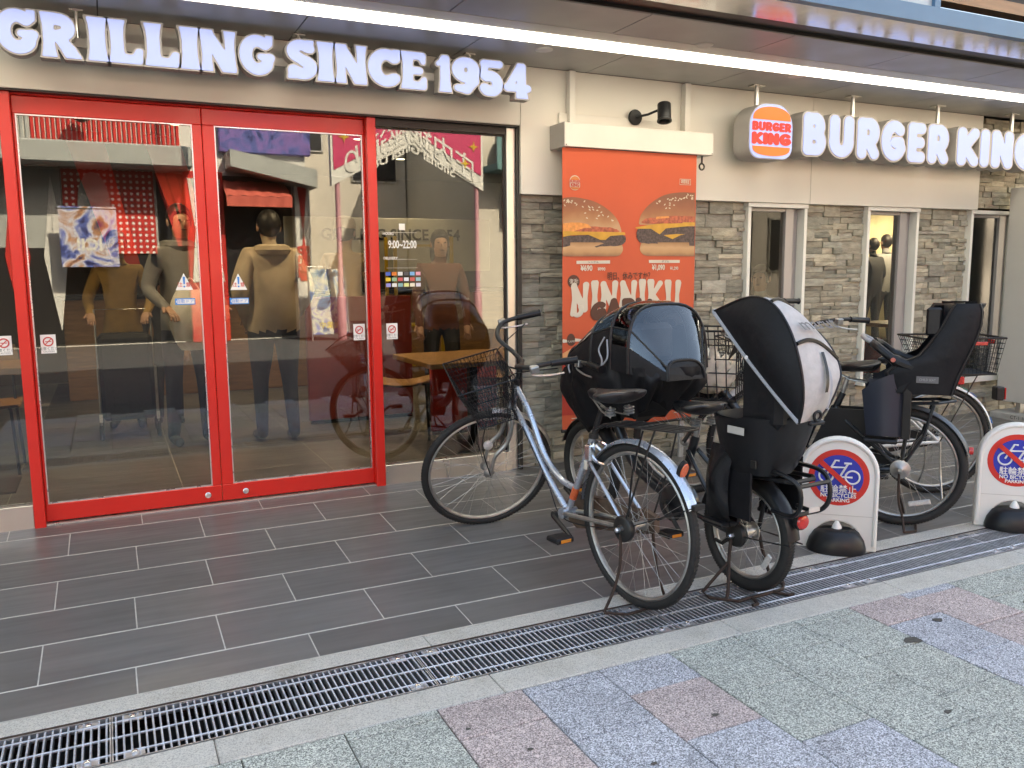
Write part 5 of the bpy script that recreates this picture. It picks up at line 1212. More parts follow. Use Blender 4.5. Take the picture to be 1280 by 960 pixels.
wires('webbing', [[(lambda p: (p[0]-.004, p[1], p[2]))(back_fn(.62-.03*math.sin(PI*v), v)) for v in np.linspace(.02, .98, 14)]], .008, BK_, hood, None, 6)
wires('webbing', [[(lambda p: (p[0]+.0, p[1], p[2]+.004))(back_fn(.42-.05*math.sin(PI*v), v)) for v in np.linspace(.02, .98, 14)]], .007, BK_, hood, None, 6)
obj('strap', MB().grid(lambda u, v: (lambda p: (p[0]-.008-.012*v, p[1]-.008+.016*u+.01*v, p[2]))(back_fn(.63+.20*v, .52)), 2, 10), BK_, hood, sharp=0)
obj('strap', MB().grid(lambda u, v: (lambda p: (p[0]-.010-.02*v, p[1]-.006+.012*u-.012*v, p[2]))(back_fn(.70+.22*v, .56)), 2, 10), MT['fabric_g'], hood, sharp=0)
p = back_fn(.52, .62); t_ = obj('lettering', TX['maru'].copy(), mat('hood_print', (.16,.15,.14), .7), hood, Matrix.Translation((p[0]-.030, p[1]+.015, p[2]+.022)) @ Matrix.Rotation(R_(-86), 4, 'Z') @ Matrix.Rotation(R_(-52), 4, 'X'))
for (x, z) in ((-.20, 1.04),): obj('snap', MB().lathe([(.008,0),(.006,.004)], (x, .236, z), 12, 'y'), MT['printw'], hood)
obj('toggle', MB().torus((-.44, .11, .835), .018, .006, 'x', 16, 6).cbox(-.445, -.425, .07, .15, .80, .815, .005), BK_, hood)
# front seat tub and clear rain cover
fs0 = MB()
def ft(u, v):
    a = 2*PI*u; ca, sa = math.cos(a), math.sin(a); e = .7; k = v
    hx = (.27+.14*math.sin(PI*.5*min(1, k*1.25)))*(1-.06*k); hy = .15+.10*math.sin(PI*.5*min(1, k*1.25)); fold = 1+.05*math.sin(7*a+4*k)+.035*math.sin(13*a-3*k)+.02*math.sin(29*a+6*k)
    X_ = .81+hx*abs(ca)**e*(1 if ca > 0 else -1)*fold; zl = .56+.33*max(0, 1.05-X_)
    return (X_, hy*abs(sa)**e*(1 if sa > 0 else -1)*fold, zl+(.93-.05*max(0, X_-.9)/.2-zl)*v+.03*math.sin(5*a)*(1-v)+.012*math.sin(19*a)*(1-v))
fs0.grid(ft, 120, 14, True); fs0.add([ft(i/120, 0) for i in range(120)], [tuple(range(120))])
cover = obj('front_cover', fs0, MT['fabric'], b2, sharp=60)
hoops = [(1.21, .875, .14, .15, .87), (1.03, 1.0, .235, .2, .88), (.82, 1.16, .245, .21, .90), (.66, 1.22, .245, .21, .91), (.53, 1.215, .24, .16, .90), (.40, .96, .11, .16, .87)]
def hoop(i, t):
    x, zt, hy, cz, zb = hoops[i]; a = PI*t; e = .62; ca, sa = math.cos(a), math.sin(a)
    return Vector((x+.03*sa, hy*abs(ca)**e*(1 if ca > 0 else -1), zb+(zt-zb)*abs(sa)**e))
def dome(i, t0, t1, nb=10):
    return lambda u, v: tuple(hoop(i, t0+(t1-t0)*v).lerp(hoop(i+1, t0+(t1-t0)*v), u) + Vector((0, 0, .012*math.sin(PI*u)*math.sin(PI*v))))
fab = MB(); vin = MB()
for i in range(5):
    te = .16 if i < 3 else .07
    fab.grid(dome(i, 0, te), 5, 6); fab.grid(dome(i, 1-te, 1), 5, 6)
    if i == 0: fab.grid(dome(i, .16, .84), 5, 10)
    else: vin.grid(dome(i, te, 1-te), 6, 12)
fab.add([tuple(hoop(0, t)) for t in np.linspace(0, 1, 15)], [tuple(range(15))])
obj('cover_fabric', fab, MT['fabric'], cover, sharp=60)
fab2 = MB().add([tuple(hoop(5, t)) for t in np.linspace(0, 1, 15)], [tuple(range(15))]); obj('rear_flap', fab2, MT['fabric'], cover, sharp=0); obj('clear_window', vin, MT['vinyl'], cover, sharp=70)
for i in range(1, 6): wires('hoop', [[hoop(i, t) for t in np.linspace(0, 1, 19)]], .0075, BK_, cover, None, 8)
for t in (.16, .84): wires('seam', [[hoop(i, t) for i in range(6)]], .005, BK_, cover, None, 6)
for t, i in ((.16, 1), (.14, 2), (.15, 3)): p = hoop(i, t); obj('snap', MB().lathe([(.008,0),(.006,.004)], (p.x, p.y+.004, p.z-.02), 12, 'y'), MT['printw'], cover)
for cp in ([(.70, .25, 1.06), (.73, .262, 1.0), (.70, .265, .95), (.72, .26, .9)], [(.68, .25, 1.05), (.66, .262, .97), (.69, .268, .93)], [(1.0, .2, .96), (1.02, .24, .90), (.99, .255, .86)]): wires('cord', [curve(cp, 5)], .0042, MT['fabric_g'], cover, None, 6)
obj('headrest', MB().cbox(.62, .68, -.12, .12, .93, 1.12, .03), MT['fabric'], cover, sharp=0)
obj('inner_seat', MB().cbox(.60, .92, -.14, .14, .86, .93, .02), MT['fabric'], cover, sharp=0)
handlebar(b2, (ah2(.86), 0, .86), MT['dark'], None, up=.06, back=.2, wdt=.26, fwd=.04)
obj('stem', MB().tube([(ah2(.78), 0, .78), (ah2(.87), 0, .87)], .015, 12), MT['dark'], b2)
# wide stand
s2 = MB()
for s in (1, -1): s2.tube(curve([(.01, s*.08, r2), (0, s*.10, .15), (-.03, s*.13, .03), (-.06, s*.17, .006)], 5), .0075, 8)
s2.tube([(-.06, -.17, .006), (-.10, -.12, .006), (-.10, .14, .006), (-.06, .17, .006)], .007, 8); s2.tube([(-.06, .17, .006), (-.01, .215, .006), (.05, .20, .008), (.0, .10, .14)], .007, 8); s2.tube([(-.06, -.17, .006), (-.01, -.215, .006), (.05, -.20, .008), (.0, -.10, .14)], .007, 8)
s2.tube([(-.10, .06, .006), (-.16, .09, .005), (-.16, .12, .005)], .007, 8); s2.tube([(-.10, -.06, .006), (-.16, -.09, .005), (-.16, -.12, .005)], .007, 8)
obj('stand', s2, MT['rusty'], b2)
obj('hub_cover', MB().lathe([(.05,.05),(.055,.06),(.05,.075),(.02,.085)], (0, 0, r2), 20, 'y').tube([(0, .08, r2), (.06, .085, r2-.05), (.10, .085, r2-.045)], .009, 6), MT['dark'], b2)
obj('axle_nut', MB().lathe([(.012,.085),(.012,.10),(.007,.108)], (0, 0, r2), 6, 'y'), MT['alu'], b2)
obj('wheel_reflector', MB().cbox(-.04, .04, .012, .022, -.014, .014, .005), MT['clearrefl'], b2, Matrix.Translation((-.13, 0, r2-.09)) @ Matrix.Rotation(R_(58), 4, 'Y'), sharp=0)
crank(b2, (.44, 0, .28), 215, MT['dark'])
obj('fender_stay', MB().tube([(0, .075, r2), (-.27, .035, .27)], .003, 5).tube([(0, -.075, r2), (-.27, -.035, .27)], .003, 5), MT['dark'], b2)

# ---- 3: dark electric bicycle with a tall black rear child seat and a wire basket
r3 = .319; wb3 = 1.15
b3 = bike_root('dark electric bicycle with tall black rear child seat beside the boards', (3.742, 3.022, .008), 129)
hub3 = (wb3, 0, r3+.05); ax3 = Vector((wb3-.06, 0, hub3[2])); ah3 = lambda z: ax3.x - (z-ax3.z)*math.cos(R_(HA))/math.sin(R_(HA))
wheel(b3, (0, 0, r3), r3, .023, MT['dullalu'], nsp=36, spoke_m=MT['dark']); wheel(b3, hub3, r3, .023, MT['dullalu'], nsp=36, spoke_m=MT['dark'])
f3 = MB(); f3.tube([(ah3(.66), 0, .66), (ah3(.82), 0, .82)], .022, 14); f3.tube(curve([(ah3(.70), 0, .70), (.80, 0, .50), (.62, 0, .35), (.46, 0, .30)], 8), .026, 14); f3.tube([(.46, 0, .30), (.30, 0, .70)], .018, 12)
for s in (1, -1): f3.tube([(.45, s*.04, .29), (.3, s*.055, .285), (0, s*.065, r3)], .014, 8); f3.tube([(.33, s*.02, .62), (.27, s*.055, .55), (0, s*.065, r3)], .011, 8)
f3.lathe([(.06,-.06),(.08,-.05),(.08,.05),(.06,.06)], (.45, 0, .29), 20, 'y'); obj('frame', f3, DP, b3)
fk = MB()
for s in (1, -1): fk.tube(curve([(ah3(.66), s*.02, .66), (ah3(.62), s*.055, .62), (wb3, s*.06, hub3[2])], 6), .013, 8)
obj('fork', fk, DP, b3)
bt = obj('battery', MB().cbox(.375, .455, -.045, .045, .36, .66, .012), MT['blackg'], b3, Matrix.Translation((.05, 0, .02)) @ Matrix.Translation((.4, 0, .5)) @ Matrix.Rotation(R_(-20), 4, 'Y') @ Matrix.Translation((-.4, 0, -.5)), sharp=0)
for q in range(5): obj('print_line', MB().box(.395, .395+.035*(1 if q % 2 else .7), .0455, .0462, .53+.012*q, .535+.012*q), MT['printw'], bt, sharp=0)
obj('print_mark', MB().cbox(.40, .43, .0455, .0464, .45, .49, .004), MT['printw'], bt, sharp=0)
obj('seat_post', MB().tube([(.305, 0, .69), (.28, 0, .79)], .0135, 10), MT['dullalu'], b3); saddle(b3, .25, .85, MT['leather'], .11, .26)
fender(b3, (0, 0, r3), r3+.02, 8, 165, mat('grey_mudguard', (.10,.11,.12), .4, .3), None, .028); fender(b3, hub3, r3+.018, 25, 150, BK_, None, .026)
obj('rear_reflector', MB().lathe([(.020,0),(.020,-.02)], (-.315, 0, .43), 14, 'x'), MT['redrefl'], b3)
# frame skirt guards and rack
rk3 = [[(.10, s*.07, .66), (-.16, s*.075, .68), (-.24, 0, .685)] for s in (1, -1)] + [[(.02, s*.075, .665), (-.02, s*.08, .5), (0, s*.07, r3)] for s in (1, -1)] + [[(-.14, s*.075, .67), (-.10, s*.08, .5), (0, s*.07, r3)] for s in (1, -1)]
wires('rear_rack', rk3, .0085, DP, b3, None, 8)
# tall child seat: shell back with wings, headrest, tub, leg guards, grab bar
def shell(u, v):
    t = v; x = -.13-.19*t**1.15; a = (u-.5)*2; wdt = .185-.02*t; wing = .17*(1-.45*t)*abs(a)**2.2
    return (x+wing, a*wdt*(1+.05*math.sin(PI*t)), .74+.445*t-.02*abs(a)**3*t)
sm = MB().grid(shell, 21, 16); sm.grid(lambda u, v: (lambda p: (p[0]-.028-.012*math.sin(PI*v), p[1]*1.05, p[2]))(shell(u, v)), 21, 16)
n1 = 21*16
for i in range(20): sm.f.append((i*16+15, (i+1)*16+15, n1+(i+1)*16+15, n1+i*16+15)); sm.mi.append(0)
for j in range(15):
    for i in (0, 20): sm.f.append((i*16+j, i*16+j+1, n1+i*16+j+1, n1+i*16+j)); sm.mi.append(0)
cs = obj('child_seat', sm, MT['fabric'], b3, sharp=50)
sdz = [(.735,-.22,.04),(.79,-.235,.085),(.84,-.25,.10),(.885,-.265,.05),(.93,-.28,-.05),(1.0,-.305,-.10),(1.08,-.325,-.145),(1.15,-.33,-.175),(1.19,-.315,-.20)]
def side3(s, o):
    def fn(u, v):
        i = v*(len(sdz)-1); k = min(int(i), len(sdz)-2); t = i-k; z, xa, xb = [sdz[k][q]+(sdz[k+1][q]-sdz[k][q])*t for q in range(3)]
        return (xa+(xb-xa)*u, s*(.172+.030*math.sin(PI*u)**.6*math.sin(PI*min(1, .12+v*.85))**.5+o), z)
    return fn
for s in (1, -1):
    w3 = MB().grid(side3(s, 0), 12, 25); w3.grid(side3(s, -.012), 12, 25); sw = obj('side_wing', w3, MT['fabric'], cs, sharp=70)
    wires('wing_seam', [[Vector(side3(s, .002)(u, v)) for u, v in [(.04, q/12) for q in range(13)]]], .004, MT['blackp'], sw, None, 6); wires('wing_seam', [[Vector(side3(s, .001)(.95, q/16)) for q in range(17)]], .005, MT['blackp'], sw, None, 6)
hr = MB().grid(lambda u, v: (-.215+.10*abs((u-.5)*2)**2+.03*math.sin(PI*v), (u-.5)*.33, 1.03+.15*v), 17, 9); hr.grid(lambda u, v: (-.255+.10*abs((u-.5)*2)**2, (u-.5)*.35, 1.02+.17*v), 17, 9); obj('headrest', hr, MT['blackp'], cs, sharp=60)
obj('head_shell', MB().cbox(-.15, -.08, .155, .178, 1.03, 1.17, .02), MT['blackp'], cs, sharp=0)
obj('seat_tub', MB().cbox(-.20, .06, -.17, .17, .735, .80, .02), MT['blackp'], cs, sharp=0)
for s in (1, -1):
    lg3 = MB().grid(lambda u, v: (.20-.20*u-.03*v*(1-u), s*(.165+.03*math.sin(PI*u)), .84-.33*v-.10*(1-v)*(1-u)**2), 10, 14); lg3.grid(lambda u, v: (.17-.17*u, s*.135, .80-.30*v), 10, 14)
    obj('leg_guard', lg3, mat('navy_plastic', (.018,.022,.035), .38), cs, sharp=60)
    obj('strap', MB().cbox(-.035, .005, s*.185-.004, s*.185+.004, .50, .80, .003), BK_, cs, sharp=0)
    obj('foot_rest', MB().cbox(.02, .18, s*.165-.05, s*.165+.05, .475, .495, .006), BK_, cs, sharp=0)
    obj('arm_rest', MB().tube(curve([(-.05, s*.17, .86), (.05, s*.165, .90), (.13, s*.14, .96), (.16, s*.06, .975)], 5), [.03]*6+[.022]*10, 10), MT['blackp'], cs)
obj('grab_bar', MB().tube(curve([(.155, -.07, .975), (.20, -.06, 1.0), (.215, 0, 1.01), (.20, .06, 1.0), (.155, .07, .975)], 6), .012, 10), MT['sash'], cs)
obj('seat_emblem', MB().box(-.15, -.05, .2005, .2035, .795, .828), mat('emblem_grey', (.12,.12,.12), .5), cs, sharp=0)
t_ = obj('lettering', TX['seatlabel'].copy(), mat('emblem_print', (.32,.32,.32), .5), cs, Matrix.Translation((-.10, .2045, .811)) @ Matrix.Rotation(PI, 4, 'Z') @ Matrix.Diagonal((.62, 1, .8, 1)))
obj('belt_tab', MB().cbox(-.225, -.185, -.02, .02, .76, .80, .005), MT['redrefl'], cs, Matrix.Translation((-.04, .14, .03)), sharp=0)
obj('stud', MB().lathe([(.012,0),(.010,.004)], (.06, .20, .905), 14, 'y'), mat('pink_stud', (.5,.14,.10), .5), cs)
bk3 = basket(b3, (1.02, 0), (.185, .20), (.15, .16), .64, 1.03, 6, 6, 5, .0035, BK_, None, rim=.006)
crn = random.Random(4); cph = [(crn.uniform(2, 9), crn.uniform(2, 9), crn.uniform(0, 6)) for _ in range(9)]
def cloth_pt(u, v):
    n_ = sum(math.sin(a_*2*PI*u*(1 if k_ % 2 else -1)*1.0 + b_*PI*v*1.6 + c_)*.5 for k_, (a_, b_, c_) in enumerate([(round(p_), q_, r_) for p_, q_, r_ in cph])); rr = 1+.11*abs(n_)-.12
    return (1.02+.16*math.cos(2*PI*u)*math.sin(PI*v)**.7*rr, .175*math.sin(2*PI*u)*math.sin(PI*v)**.7*rr, .755-.10*math.cos(PI*v)+.045*abs(n_)*math.sin(PI*v))
cl = MB().grid(cloth_pt, 64, 30, True)
ob = obj('bundled_cloth', cl, mat('cream_cloth', (.78,.71,.57), .9, var=.15, scale=30, bump=.5, bscale=40), sharp=40, label='crumpled cream cloth lying in the black wire basket', cat='cloth')
ob.matrix_world = Matrix.Translation((3.742, 3.022, .008)) @ Matrix.Rotation(R_(129), 4, 'Z')
obj('stem', MB().tube([(ah3(.80), 0, .80), (ah3(.95), 0, .95)], .014, 12), MT['dark'], b3); handlebar(b3, (ah3(.95), 0, .96), MT['dark'], None, up=.08, back=.2, wdt=.27)
s3 = MB()
for s in (1, -1): s3.tube(curve([(.005, s*.085, r3), (0, s*.095, .16), (-.02, s*.10, .08), (-.035, s*.15, .004)], 5), .0062, 8)
s3.tube([(-.035, -.15, .004), (-.09, -.10, .004), (-.09, .10, .004), (-.035, .15, .004)], .006, 8); obj('stand', s3, MT['rusty'], b3)
obj('brake_drum', MB().lathe([(.045,.058),(.05,.064),(.05,.08),(.03,.085),(.01,.10)], (0, 0, r3), 24, 'y'), MT['dullalu'], b3)
obj('wheel_reflector', MB().cbox(-.055, .055, .012, .022, -.014, .014, .005), MT['clearrefl'], b3, Matrix.Translation((-.10, 0, r3-.185)) @ Matrix.Rotation(R_(14), 4, 'Y'), sharp=0)
crank(b3, (.45, 0, .29), 250, MT['dark'])
obj('chain_guard', MB().prism([(.02, r3-.05), (.40, .22), (.52, .24), (.52, .36), (.42, .36), (.05, r3+.05), (-.04, r3+.03)], -.072, -.05), MT['blackp'], b3, sharp=0)
obj('frame_cover', MB().prism([(.17, .62), (.36, .62), (.45, .40), (.40, .32), (.22, .36), (.12, .45)], .05, .06).prism([(.17, .62), (.36, .62), (.45, .40), (.40, .32), (.22, .36), (.12, .45)], -.06, -.05), MT['blackp'], b3, sharp=0)

# ---- 4: white bicycle behind, with a rear wire basket
r4 = .325; wb4 = 1.10; WP = MT['whitepaint']
b4 = bike_root('white framed bicycle with black rear wire basket and white mudguard', (4.40, 3.33, .026), 153)
hub4 = (wb4, 0, r4+.05); ax4 = Vector((wb4-.06, 0, hub4[2])); ah4 = lambda z: ax4.x - (z-ax4.z)*math.cos(R_(HA))/math.sin(R_(HA)); S4 = steer_M(ax4, HA, 28)
wheel(b4, (0, 0, r4), r4, .019, DA, spoke_m=MT['alu']); wheel(b4, hub4, r4, .019, DA, S4)
f4 = MB(); f4.tube([(ah4(.70), 0, .70), (ah4(.84), 0, .84)], .019, 14); f4.tube(curve([(ah4(.73), 0, .73), (.80, 0, .60), (.66, 0, .42), (.47, 0, .29)], 8), .018, 12); f4.tube(curve([(ah4(.81), 0, .81), (.74, 0, .62), (.60, 0, .48), (.41, 0, .42)], 8), .016, 12); f4.tube([(.465, 0, .285), (.29, 0, .66)], .016, 12)
for s in (1, -1): f4.tube([(.455, s*.03, .285), (.3, s*.05, .30), (0, s*.062, r4)], .010, 8); f4.tube([(.30, s*.018, .62), (.24, s*.05, .55), (0, s*.062, r4)], .008, 8)
obj('frame', f4, WP, b4)
fk = MB()
for s in (1, -1): fk.tube(curve([(ah4(.70), s*.015, .695), (ah4(.67), s*.05, .665), (wb4-.04, s*.056, hub4[2]+.10), (wb4, s*.058, hub4[2])], 6), .011, 8)
obj('fork', fk, WP, b4, S4)
obj('seat_post', MB().tube([(.29, 0, .65), (.25, 0, .77)], .0125, 10), DA, b4); saddle(b4, .22, .82)
obj('stem', MB().tube([(ah4(.83), 0, .83), (ah4(.98), 0, .98)], .0125, 12), MT['dark'], b4, S4); handlebar(b4, (ah4(.98), 0, .985), MT['dark'], S4, up=.12, back=.20, wdt=.265, fwd=.055)
fender(b4, (0, 0, r4), r4+.02, 5, 172, WP); fender(b4, hub4, r4+.016, 25, 150, WP, S4)
for a_, c_ in ((118, (.08,.35,.28)), (128, (.1,.2,.55)), (160, (.06,.22,.6))):
    pp = (R_(a_), r4+.022); obj('sticker', MB().cbox(-.02, .02, -.014, .014, -.001, .0015, .0005), mat('fender_sticker', c_, .4), b4, Matrix.Translation((pp[1]*math.cos(pp[0]), 0, r4+pp[1]*math.sin(pp[0]))) @ Matrix.Rotation(R_(90-a_), 4, 'Y'), sharp=0)
rf4 = obj('rear_reflector', MB().cbox(-.385, -.335, -.028, .028, .565, .645, .006), BK_, b4, sharp=0); obj('lens', MB().cbox(-.395, -.3855, -.026, .026, .57, .64, .003), MT['redrefl'], rf4, sharp=0)
wires('rear_rack', [[(.18, y, .70), (-.28, y, .725)] for y in (-.06, -.02, .02, .06)] + [[(-.2, s*.06, .72), (0, s*.07, r4)] for s in (1, -1)], .004, MT['dark'], b4, None, 6)
bk4 = basket(b4, (-.06, 0), (.235, .165), (.18, .13), .735, .945, 16, 12, 7, .0016, BK_, None, 'rear_basket', rim=.006)
obj('basket_reflector', MB().cbox(-.302, -.294, -.03, .045, .90, .925, .003), MT['redrefl'], bk4, sharp=0); obj('basket_reflector', MB().cbox(-.19, -.11, .163, .170, .905, .925, .003), MT['redrefl'], bk4, sharp=0)
s4 = MB()
for s in (1, -1): s4.tube(curve([(.005, s*.085, r4), (0, s*.10, .15), (.01, s*.16, .004)], 5), .006, 8)
s4.tube([(.01, -.16, .004), (-.06, -.1, .004), (-.06, .1, .004), (.01, .16, .004)], .006, 8); obj('stand', s4, MT['dullalu'], b4)
crank(b4, (.465, 0, .285), 240, MT['dark'])
obj('chain_case', MB().prism([(.54, .30), (.50, .22), (.40, .215), (.02, r4-.05), (-.05, r4-.03), (-.05, r4+.04), (.02, r4+.05), (.42, .37), (.50, .365)], -.075, -.05), BK_, b4, sharp=0)
# front basket of the white bicycle
basket(b4, (wb4+.03, 0), (.17, .18), (.12, .13), .72, .95, 12, 12, 6, .0016, BK_, S4)
# ------------------------------------------------------------------ inside the restaurant
def table(loc, label, sx=.6, sy=.6, hh=.70):
    t = thing('table', label, 'table', loc)
    obj('table_top', MB().cbox(-sx/2, sx/2, -sy/2, sy/2, hh, hh+.035, .004), MT['wood'], t, sharp=0)
    obj('column', MB().cbox(-.03, .03, -.03, .03, .012, hh-.0005, .003), MT['dark'], t, sharp=0); obj('base', MB().cbox(-.2, .2, -.2, .2, 0, .012, .003), MT['dark'], t, sharp=0); return t
def chair(loc, rz, label):
    c = thing('chair', label, 'chair', loc, rz, 'plywood chairs inside')
    obj('seat', MB().grid(lambda u, v: (-.2+.4*u, -.2+.4*v, .44-.03*math.sin(PI*u)+.02*abs(v-.5)), 9, 9).grid(lambda u, v: (-.2+.4*u, -.2+.4*v, .428-.03*math.sin(PI*u)+.02*abs(v-.5)), 9, 9), MT['wood'], c, sharp=60)
    obj('backrest', MB().grid(lambda u, v: (-.21-.05*v+.05*abs((u-.5)*2)**2, (u-.5)*.40*(1-.12*v**3), .60+.20*v), 11, 7).grid(lambda u, v: (-.222-.05*v+.05*abs((u-.5)*2)**2, (u-.5)*.40*(1-.12*v**3), .60+.20*v), 11, 7), MT['wood'], c, sharp=60)
    for sx in (-1, 1):
        for sy in (-1, 1):
            top = (-.235, sy*.15, .66) if sx < 0 else (.15, sy*.15, .42)
            obj('leg', MB().tube([(sx*.19, sy*.18, 0), (sx*.17, sy*.16, .42), top], .009, 8), MT['dark'], c)
    return c
IZ = .1225
table((2.32, 5.48, IZ), 'oak table just inside the fixed shop window', .92, .80, .62)
chair((1.98, 6.02, IZ), R_(-20), 'plywood chair at the far end of the oak table by the fixed shop window'); chair((2.75, 5.95, IZ), R_(-150), 'plywood chair behind the oak table by the fixed shop window')
table((-.75, 5.7, IZ), 'oak table inside, left of the sliding doors', .6, .55); chair((-.85, 5.25, IZ), R_(80), 'plywood chair close to the glass left of the sliding doors'); chair((-.75, 6.2, IZ), R_(-90), 'plywood chair behind the table left of the sliding doors')
table((6.75, 5.6, IZ), 'oak table inside the narrow window between the piers', .6, .5)
RP = mat('red_partition', (.55,.04,.02), .45)
for (x, y, w_, d_, h_, lb) in ((2.46, 5.98, .55, .04, .56, 'low red partition panel behind the oak table'), (6.72, 5.95, .5, .06, .55, 'low red partition panel inside the narrow window'), (1.9, 6.9, .9, .06, 1.05, 'tall dark red partition panel behind the seats')):
    p = thing('partition', lb, 'partition', (x, y, IZ)); obj('panel', MB().cbox(-w_/2, w_/2, -d_/2, d_/2, .03, h_, .006), RP if h_ < 1 else mat('dark_red_partition', (.22,.03,.02), .5), p, sharp=0)
    obj('plinth', MB().box(-w_/2+.01, w_/2-.01, -d_/2+.005, d_/2-.005, 0, .0295), MT['dark'], p, sharp=0)
ct = thing('service_counter', 'wood fronted service counter deep inside the restaurant', 'counter', (2.2, 9.6, IZ))
obj('body', MB().cbox(-2.6, 2.6, -.3, .3, 0, 1.0, .01), MT['wood'], ct, sharp=0); obj('worktop', MB().cbox(-2.65, 2.65, -.34, .34, 1.0005, 1.04, .006), MT['dark'], ct, sharp=0)
gw = thing('wall_sign', 'dark GRILLING SINCE 1954 lettering on a pale board inside the restaurant', 'sign', (2.95, 9.2, 1.62)); obj('board', MB().cbox(-1.2, 1.2, 0, .04, -.25, .35, .005), mat('pale_board', (.45,.43,.36), .6), gw, sharp=0); put_text('grill_in', MT['dark'], gw, 0, -.004, .16)
sh_ = thing('shelf_rack', 'yellow metal shelf rack with bottles beyond the table', 'shelf', (2.9, 8.2, IZ))
YEL = mat('yellow_metal', (.55,.36,.02), .45)
for sx in (-.3, .3):
    for sy in (-.15, .15): obj('upright', MB().box(sx-.015, sx+.015, sy-.015, sy+.015, 0, 1.6), YEL, sh_, sharp=0)
for z in (.3, .7, 1.1, 1.5): obj('shelf', MB().box(-.284, .284, -.134, .134, z, z+.02), YEL, sh_, sharp=0)
for (x, y, z, w_, h_, lb) in ((4.25, 6.0, .52, .4, .25, 'stack of beige paper bags on the sill ledge'),):
    p = thing('ledge', 'pale ledge inside the narrow window beside the banner', 'ledge', (4.4, 5.3, IZ)); obj('board', MB().cbox(-.3, .3, -.15, .15, .62, .66, .004), MT['white'], p, sharp=0); obj('support', MB().cbox(-.28, .28, -.02, .02, 0, .6195, .004), INW, p, sharp=0)
# kitchen glimpsed through the second narrow window
kp = thing('kitchen_partition', 'lit cream kitchen wall seen through the narrow window between the piers', 'wall', (12.2, 10.4, IZ)); obj('panel', MB().box(-1.3, 1.3, 0, .08, 0, 2.47), mat('cream_wall', (.62,.56,.36), .6), kp, sharp=0)
obj('shelf', MB().cbox(-1.2, 1.2, -.25, -.001, 1.30, 1.33, .004), MT['steel'], kp, sharp=0); obj('worktop', MB().cbox(-1.2, 1.2, -.5, -.001, .82, .86, .004), MT['steel'], kp, sharp=0)
dv = thing('light_blocker', 'added dark brown wall blocking kitchen light from the narrow window view', 'wall', (9.55, 9.8, IZ)); obj('panel', MB().box(-.04, .04, -1.2, 1.19, 0, 2.47), INW, dv, sharp=0)  # added wall, keeps the kitchen lamps' light out of the first narrow window's view
# ceiling downlights: real lamps
LAMP = emit('downlight_lens', (1, .86, .62), 4)
for i, (x, y) in enumerate(((.2, 5.9), (1.7, 5.9), (3.2, 5.9), (5.6, 6.9), (11.0, 9.0), (-1.2, 6.4), (.6, 7.6), (2.2, 7.8), (4.2, 7.6), (.9, 9.0), (3.0, 9.0), (12.3, 9.4))):
    d = thing('downlight', 'small round warm downlight in the dark restaurant ceiling', 'light', (x, y, 2.598), 0, 'downlights in the restaurant ceiling')
    obj('ring', MB().lathe([(.062,0),(.064,-.006),(.052,-.008),(.050,-.002)], n=24), MT['steel'], d); obj('lens', MB().lathe([(.048,-.003),(.046,-.005)], n=20), LAMP, d)
    ld = bpy.data.lights.new('downlight_lamp', 'SPOT'); ld.energy = (24 if y < 6 else 13) if x < 5 else (3 if x < 7 else 60); ld.color = (1, .82, .6); ld.spot_size = R_(125 if x < 7 else 172); ld.spot_blend = .6; ld.shadow_soft_size = .05
    lo = bpy.data.objects.new('downlight_lamp', ld); COL.objects.link(lo); lo.parent = d; lo.location = (0, 0, -.012)
# hanging red panels inside, by the ceiling
for (x0, lb) in ((.0, 'red slanted hanging panel inside the left door leaf'), (.62, 'red slanted hanging panel inside near the door meeting')):
    hp = thing('hanging_panel', lb, 'panel', (x0, 8.2, 1.3)); obj('panel', MB().prism([(-.25, 1.28), (.05, 1.28), (.32, 0), (.12, 0)], -.02, .02), RP, hp, sharp=0)
# people inside
GREYH = mat('grey_hoodie', (.20,.19,.18), .9, var=.1, scale=20, bump=.4, bscale=14); BEIGE = mat('beige_jacket', (.46,.36,.25), .85, var=.1, scale=12, bump=.5, bscale=10); MUST = mat('mustard_jacket', (.30,.18,.05), .85, var=.12, scale=15, bump=.4, bscale=14); NAVY = mat('navy_denim', (.025,.03,.05), .85, var=.2, scale=40); BLK = mat('black_clothes', (.02,.02,.022), .85); BRWN = mat('russet_coat', (.13,.045,.025), .85, var=.15, scale=20); PALE = mat('pale_shirt', (.5,.48,.42), .85)
person('person in a grey hooded top and dark trousers holding a white plastic bag', (.50, 6.55, IZ), R_(-75), 1.70, GREYH, NAVY, 'hold', hood=True)
person('person in a bulky beige jacket and navy jeans standing inside the right door leaf', (1.10, 6.35, IZ), R_(95), 1.66, BEIGE, NAVY, 'pocket', bulk=1.38, hood=True)
person('person in a mustard jacket pushing a shopping cart inside', (.10, 7.55, IZ), R_(-95), 1.56, MUST, BLK, 'push')
person('small child beside the mustard jacket inside', (.42, 7.6, IZ), R_(-90), 1.18, BLK, BLK, 'stand')
person('person in a tan cap and beige coat with white sneakers', (1.85, 7.1, IZ), R_(60), 1.66, mat('tan_coat', (.40,.28,.15), .85), NAVY, 'look', SHOEW, cap=mat('tan_cap', (.42,.33,.2), .9))
person('person in a russet coat standing behind the oak table', (2.52, 6.6, IZ), R_(-100), 1.55, BRWN, BLK, 'stand', hair='long')
person('seated person in a pale shirt inside the narrow window beside the banner', (5.22, 5.75, IZ), R_(-150), 1.62, PALE, NAVY, 'sit')
chair((5.17, 5.72, IZ), R_(-150), 'plywood chair under the seated person in a pale shirt')
